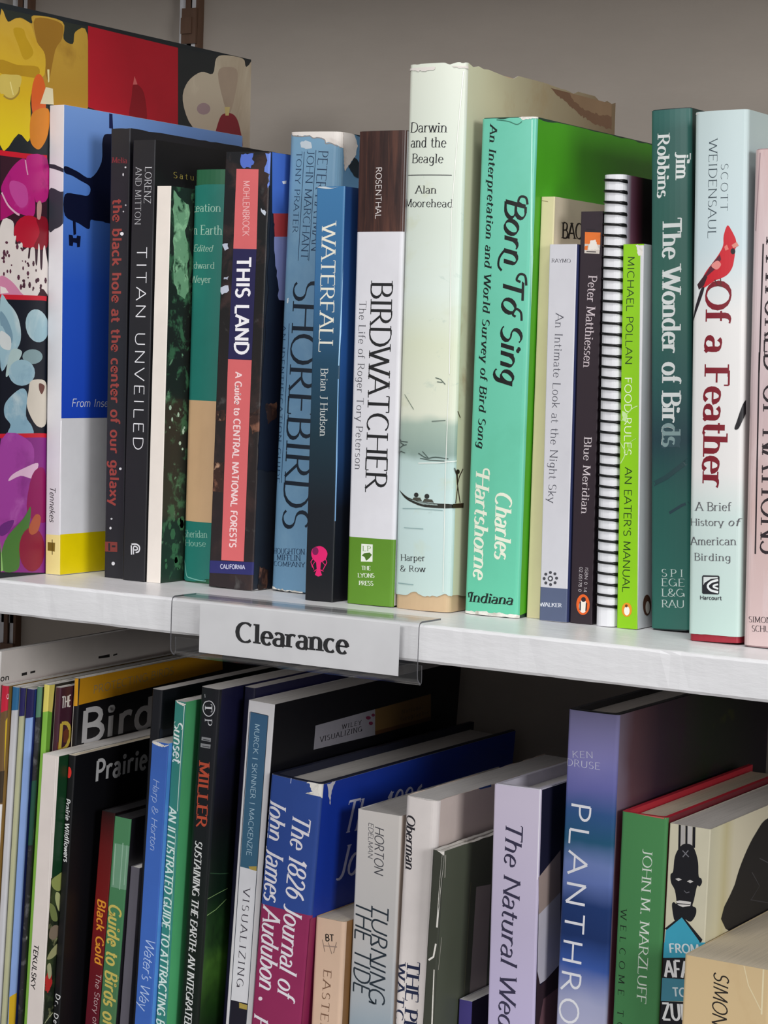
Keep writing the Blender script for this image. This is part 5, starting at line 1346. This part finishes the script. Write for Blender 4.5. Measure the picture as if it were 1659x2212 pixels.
     'items': '''Ps|#922a58|0,0.1 30.5,0.1 30.5,182.8 0,182.8
Pc|#922a58|0,0.1 212,0.1 212,181.2 0,181.2
Ts|#e8e4ea|15.6,233.5 15.1,139|10.30|serifi|The 1826 Journal of
Ts|#e8e4ea|0.3,238.9 3.6,139.9|10.74|serifi|John James Audubon
Es|#ecdce4|5.02,133.99 1.26,0.30 0.10,-1.02
Ts|#e8e4ea|2,125.7 3.7,83.4|8.72|serifi|French
Tc|#dcdcec|23.8,220.7 102.9,217.7|16.37|serifi|The 1826
Tc|#dcdcec|20.8,197.8 69.1,195.8|16.43|serifi|John
Ws|worn_edge|20.4,248.2 23.3,250.7 28.6,250.1 33.2,250 34.5,251.9 36.2,250.5 35.1,246.4 33,244.7 32.9,237.5 31.5,244.4 28.9,247.2 23.8,244.9 20.9,243.7|0.35
Ws|worn_edge|23.3,250.7 32.3,251.5 33.5,243.5 31.3,241.8 29.4,246 24.8,246.1|0.4
Ls|#c8ccdc|32.5,237.4 32.7,232.9|0.5
Ls|#a8b4dc|12.9,251.1 12.8,247.5|0.5
Ls|#a8b8e0|32.1,209.3 31.8,205|0.6
Ls|#a8b8e0|32.7,199.2 32.3,193|0.5
Wc|#d4d2d8|5,249.4 12.9,250.2 9.9,245.3 9.8,238.1 7,244.5|0.5'''},
    {'name': 'paperback_book', 'kind': 'paper', 'label': 'small tan paperback standing before the blue and maroon book', 'loc': [-81.27, 74.54, -344.62], 'yaw': 0, 'lean': 0.9, 'w': 17.6, 'h': 181.13, 'D': 118, 'spine': '#dabba2', 'cover': '#8a6238', 'r': 2.0, 'pages': 'paper_cream', 'edge': '#c4a078', 'group': 'books standing on the lower shelf',
     'items': '''Ts|#2a2420|6.7,169.8 11.8,170.3|3.33|sansb|BT
Ls|#8a7468|4.9,170.1 6.7,164.1|0.4
Ls|#8a7468|8.5,169.3 10.9,163.7|0.4
Ls|#8a7468|13.3,170.2 11.9,164.5|0.4
Ls|#9a8478|6.1,167.1 13.8,167.9|0.5
Ts|#7c5c48|6.6,155.2 5.9,116.4|4.54|serif|EASTERN'''},
    {'name': 'hardcover_book', 'kind': 'paper', 'label': 'pale grey to blue paperback with slanted dark capitals in two lines', 'loc': [-62.3, 81.35, -344.64], 'yaw': 0, 'lean': 0.585, 'w': 25.4, 'h': 237.41, 'D': 150, 'spine': 'turning_print', 'cover': '#cdbfb4', 'r': 1.2, 'pages': 'paper_grey', 'edge': '#d8d4d0', 'group': 'books standing on the lower shelf',
     'items': '''Ts|#4a4a50|10.7,230.3 11.4,206.4|5.21|sansi|HORTON
Ts|#5a5a60|7,231.6 7.4,213.7|2.73|sansi|EDELMAN
Ts|#26323c|11.3,191.8 11.5,140.9|9.07|sansi|TURNING
Ts|#26323c|1.5,191.8 2.3,144.5|9.45|sansi|THE TIDE'''},
    {'name': 'paperback_book', 'kind': 'paper', 'label': 'white paperback with bold dark lettering and rounded worn top, right of the grey one', 'loc': [-36.75, 81.18, -344.59], 'yaw': 0, 'lean': 0.974, 'w': 18.5, 'h': 247.81, 'D': 152, 'spine': '#ece4e0', 'cover': '#e6d6ce', 'r': 3.2, 'bulge': 0.6, 'pages': 'paper_white', 'edge': '#ecd8c8', 'top': (4.4, 0.8), 'group': 'books standing on the lower shelf',
     'items': '''Ts|#2c2a30|1.2,238.6 2.5,211.6|5.35|serifbi|Oberman
Ts|#232c4c|6.3,166.1 6.7,84.7|7.15|serifb|THE PLEASURES
Ts|#232c4c|0.3,163.6 0.9,72.5|5.18|serifb|WATCHING BIRDS
Ls|#f2ece8|18.4,247.5 18,246.5|0.6
Pc|#3c60ac|41.6,250.1 55.3,249.1 55.6,246.5 44,246.9'''},
    {'name': 'hardcover_book', 'kind': 'hard', 'label': 'worn dark green hardback with scuffed pale edges, left of the lilac book', 'loc': [-18.08, 74.38, -344.74], 'yaw': 0, 'lean': 1.572, 'w': 6.0, 'h': 225.07, 'D': 116, 'spine': '#3f4238', 'cover': '#5a6050', 'r': 0.9, 'edge': 'worn_edge', 'pages': 'paper_cream', 'top': (9.1, 0.7), 'group': 'books standing on the lower shelf',
     'items': '''Pc|#b4a8a4|36.3,200.7 51.9,199.1 54.1,143 36.2,145
Lc|#8c8c68|30.3,204.2 30.3,146.4|0.4
Ls|worn_edge|5.8,224.3 5.2,206.5 4.9,187.2|0.9
Ls|worn_edge|4.9,179.1 4,172.4 1.4,170.3|0.9
Ls|worn_edge|4.8,166.2 5.4,138.7|0.6
Ls|#c0bcb0|-0.1,224.8 0.3,199.2 -0.2,173.2|0.5
Ws|worn_edge|0.3,225.7 7.4,226.9 6.4,222.8 4.9,223.7 2.1,225.2|0.25
Lc|#c8c4b8|2.2,223.1 2.8,211.7|0.7
Lc|#b0aca0|3.3,181.8 2,165.9|0.5'''},
    {'name': 'paperback_book', 'kind': 'paper', 'label': 'small purple spine low beside the lilac book', 'loc': [-7.9, 98.39, -344.86], 'yaw': 0, 'lean': 0.3, 'w': 7.2, 'h': 146.19, 'D': 112, 'spine': '#4c4488', 'cover': '#2c2640', 'r': 0.3, 'edge': '#e8e8ea', 'group': 'books standing on the lower shelf',
     'items': ''''''},
    {'name': 'hardcover_book', 'kind': 'jacket', 'label': 'lilac jacketed book with dark italic lettering, left of the blurred blue one', 'loc': [14.81, 90.0, -344.9], 'yaw': 0, 'lean': -0.616, 'w': 25.6, 'h': 258.57, 'D': 152, 'spine': 'lilac_print', 'cover': '#23233a', 'r': 1.2, 'bulge': 0.3, 'cloth': '#d8d4e0', 'pages': 'paper_white', 'edge': '#eeeaf4', 'page_in': 6, 'group': 'books standing on the lower shelf',
     'items': '''Ts|#3a3650|7.3,241.7 6.1,114.3|9.12|serifi|The Natural Wedding
Pc|#b8a49c|0.4,215.7 23.3,225.1 24.7,203.9 1.6,197.2
Pc|#d8d4e0|1.6,197.2 24.7,203.9 27.4,164.5 2.1,162.1
Pc|#3c2c34|1.6,170.2 5.6,161.3 27.2,167.8 29.7,131.4 2,138.2
Pc|#7a5860|9.6,154 28,156.3 29.7,131.4 3.7,137.8
Ls|#f0ecf6|25.1,258.9 25,214.6|0.4'''},
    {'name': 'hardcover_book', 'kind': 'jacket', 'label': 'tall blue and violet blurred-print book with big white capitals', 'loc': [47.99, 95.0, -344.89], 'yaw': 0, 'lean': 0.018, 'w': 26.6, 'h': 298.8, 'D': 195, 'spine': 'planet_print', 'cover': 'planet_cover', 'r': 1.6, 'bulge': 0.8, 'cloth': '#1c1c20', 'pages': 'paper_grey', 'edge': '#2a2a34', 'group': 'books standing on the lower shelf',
     'items': '''Ts|#dcdcec|3.3,275.5 14.4,276.5|3.10|serifl|KEN
Ts|#dcdcec|0.2,271.3 18.3,271.4|3.25|serifl|DRUSE
Ts|#f0f0f6|3.9,254.2 0.4,62|10.31|sans|PLANTHROPOLOGY'''},
    {'name': 'hardcover_book', 'kind': 'hard', 'label': 'green hardback with red inner edge and small white capitals', 'loc': [77.35, 95.0, -344.82], 'yaw': 0, 'lean': 0.188, 'w': 23.6, 'h': 252.97, 'D': 160, 'spine': 'marz_print', 'cover': '#7a2430', 'r': 1.6, 'bulge': 0.6, 'edge': '#c8283c', 'left': '#c8283c', 'pages': 'paper_cream', 'group': 'books standing on the lower shelf',
     'items': '''Ts|#dfe8dc|12.2,237.1 12.5,163.1|4.69|serif|JOHN M. MARZLUFF
Ts|#16241a|2,206.2 3.4,99.3|3.17|serif|WELCOME TO SUBIRDIA
Ls|#d8545c|0.2,253.7 10.1,253 22.7,252.5|0.5'''},
    {'name': 'paperback_book', 'kind': 'paper', 'label': 'cream paperback with a black carved-mask drawing and turquoise panel', 'loc': [101.07, 95.5, -344.76], 'yaw': 0, 'lean': 0.397, 'w': 20.5, 'h': 250.47, 'D': 168, 'spine': '#d8d2b8', 'cover': 'zulu_cover', 'r': 0.6, 'pages': 'paper_grey', 'edge': '#c8c0b4', 'left': '#e0d8bc', 'group': 'books standing on the lower shelf',
     'items': '''Ls|#14141a|5,251.6 5.4,238.9|1.1
Ls|#14141a|8.4,252.1 8.9,240.9|1.1
Ls|#14141a|12.2,251.9 12.6,240.7|1.4
Ps|#b8b4b0|5.7,251.3 7.8,251.6 8.2,241.5 5.9,240.8
Ps|#c8c4c0|9,251.4 11.4,251.8 11.8,241.3 9.4,241.4
Ss|#17171d|5.5,239.7 8.1,241.9 11.6,241.7 13.7,238.7 15.2,233.9 15.8,227.8 17.2,226.8 17.6,224.9 16.5,222.9 15.3,223 14.1,216.3 13.5,213.3 15.3,212.5 15.3,209.3 12.8,205.6 8.5,207 5.1,204.6 3.2,211.6 4,213.6 5.4,213.1 4.3,219.1 2.2,222.4 1.7,226.3 2.9,228 3.4,235
Ps|#d0ccc8|4.2,224.6 5.9,225.3 7.5,224.8 5.8,223.8
Ps|#d0ccc8|10.1,224.4 11.6,225.3 13.4,224.8 11.8,223.8
Ps|#e0dcd8|5.2,214.1 6.9,214.8 12.7,215 12.4,213.1 8.6,211.9 6.2,212.5
Ls|#17171d|5.8,213.1 12.3,213.7|0.4
Ls|#6a6a70|8.9,219.8 10.1,218.9 11.6,219.6|0.4
Ls|#7a7a80|7.1,238.5 10.4,236|0.5
Ls|#7a7a80|10,239 7.4,235.5|0.5
Ps|#17171d|-0.1,200.1 8.4,208.1 19.3,198.3 18.7,196.7 17.9,196.6
Ps|#3fa8c4|0.8,199.5 8.5,207 17.9,197.2 15.2,188.9 -0.2,186.1
Ps|#3fa8c4|-0.2,193.5 20.9,197.1 21.3,190 0,186.2
Ps|#17171d|0,186.2 21.3,190 21.9,179.2 -0.3,176.6
Ps|#46889c|-0.3,176.6 21.9,179.2 22.5,169.1 -0.2,165.5
Ps|#17171d|-0.2,165.5 22.5,168.7 24.2,138 -0.4,133
Ts|#e8f2f4|3.3,189.3 18.2,191.6|4.12|cond|FROM
Ts|#f0f0f0|1.7,177.4 18.8,179.7|7.84|cond|AFAR
Ts|#d8e4e8|6.1,168.9 13.2,170|3.99|sansb|TO
Ts|#f0f0f0|1.6,157 19.9,159.8|7.63|cond|ZULU
Sc|#121218|25,198.5 33.8,218.3 43.8,229.9 58.3,239.4 75.8,244.1 127.6,240.5 139.1,166.1
Lc|#4a4a50|55,220.3 66.3,211.4 55.9,206.5|0.5
Lc|#4a4a50|64.3,225.5 76.5,221|0.5
Lc|#3a3a40|54.9,206.7 79.5,200.4|0.5'''},
    {'name': 'paperback_book', 'kind': 'paper', 'label': 'thick tan paperback in the right corner, before the mask-fronted book', 'loc': [122.73, 70.0, -344.68], 'yaw': 0, 'lean': 0.3, 'w': 42.0, 'h': 196.78, 'D': 150, 'spine': 'tan_print', 'cover': '#e0d6a0', 'r': 1.6, 'pages': 'paper_cream', 'edge': '#d8c4a0', 'page_in': 0.2, 'group': 'books standing on the lower shelf',
     'items': '''Ts|#2c2620|14.8,191.6 15.3,118.5|7.13|sansi|SIMON & SCHUSTER
Ls|#e8d8b0|28.9,196.8 31.5,188.2 37.9,178.2|0.5
Ls|#eadcb4|38.2,199.9 38.4,176.2|0.8'''},
]
SIGN = [-78.06, -16.36, -16.71, 9.09]


for book in BOOKS:
    make_book(book)


# ---------------------------------------------------------------- the clear label holder and its card
def extrude_profile(name, prof, th, x0, x1, key, parent):
    """thin sheet of clear plastic bent along a (y, z) line"""
    V, F = [], []
    n = len(prof)
    dirs = []
    for i in range(n):
        a, c = prof[max(i - 1, 0)], prof[min(i + 1, n - 1)]
        d = Vector((c[0] - a[0], c[1] - a[1])).normalized()
        dirs.append(d)
    nx = 12
    for i in range(nx + 1):
        x = x0 + (x1 - x0) * i / nx
        for (y, z), d in zip(prof, dirs):
            V += [(x, y * MM, z * MM), (x, (y + d.y * th) * MM, (z - d.x * th) * MM)]
    m = 2 * n
    for i in range(nx):
        for j in range(n - 1):
            a, c = i * m + 2 * j, (i + 1) * m + 2 * j
            F += [(a, a + 2, c + 2, c), (a + 1, c + 1, c + 3, a + 3)]
        for j in (0, 2 * n - 2):
            a, c = i * m + j, (i + 1) * m + j
            F.append((a, c, c + 1, a + 1))
    for i in (0, nx):
        for j in range(n - 1):
            a = i * m + 2 * j
            F.append((a, a + 1, a + 3, a + 2))
    ends = 2 * (n - 1)
    return link_mesh(name, V, F, [key] * (len(F) - ends) + ['plastic_edge'] * ends, parent)


holder = bpy.data.objects.new('label_holder', None)
COL.objects.link(holder)
holder.location = (0, 0, 0)
tag(holder, 'clear bent plastic label holder clipped over the shelf edge below the blue and brown books', 'label holder')
front = [(15, 0.75), (6, 0.8), (-2.4, 0.85), (-3.7, 0.35), (-4.2, -0.9), (-4.3, -6), (-4.3, -15), (-4.3, -22.0), (-3.9, -24.4), (-2.6, -25.9), (-1.2, -26.6)]
extrude_profile('front_channel', front, 0.8, -0.1150, 0.0212, 'clear_plastic', holder)
back = [(-1.2, -26.6), (-0.9, -24.5), (-1.2, -19.0), (-1.3, -18.4)]
extrude_profile('bottom_lip', back, 0.5, -0.1150, 0.0212, 'clear_plastic', holder)

V, F, FM = [], [], []
CARD_X0, CARD_X1, CARD_Y, CARD_Z0, CARD_Z1 = -0.0993, 0.0105, -0.0034, -0.0240, -0.0006
nx = 16
for i in range(nx + 1):
    x = CARD_X0 + (CARD_X1 - CARD_X0) * i / nx
    for dy in (0, 0.00022):
        for z in (CARD_Z0, CARD_Z1):
            V.append((x, CARD_Y + dy, z))
for i in range(nx):
    a, b = i * 4, i * 4 + 4
    F += [(a, b, b + 1, a + 1), (a + 2, a + 3, b + 3, b + 2), (a + 1, b + 1, b + 3, a + 3), (a, a + 2, b + 2, b)]
F += [(0, 1, 3, 2), (nx * 4, nx * 4 + 2, nx * 4 + 3, nx * 4 + 1)]
FM = ['sign_paper'] * len(F)
cx0, cx1, cz, cap = SIGN
quads, lift = text_polys('Clearance', 'slab', (cx1 - cx0), cap)
for p, up in zip(quads, lift):
    n = len(V)
    V += [((cx0 + a) * MM, CARD_Y - 0.00004 - up * 2e-6, (cz + b) * MM) for a, b in p]
    F.append(tuple(range(n, n + len(p))))
    FM.append('#1c1c1e')
card = link_mesh('clearance_sign', V, F, FM)
tag(card, 'white paper card with black lettering slipped into the clear label holder', 'sign')
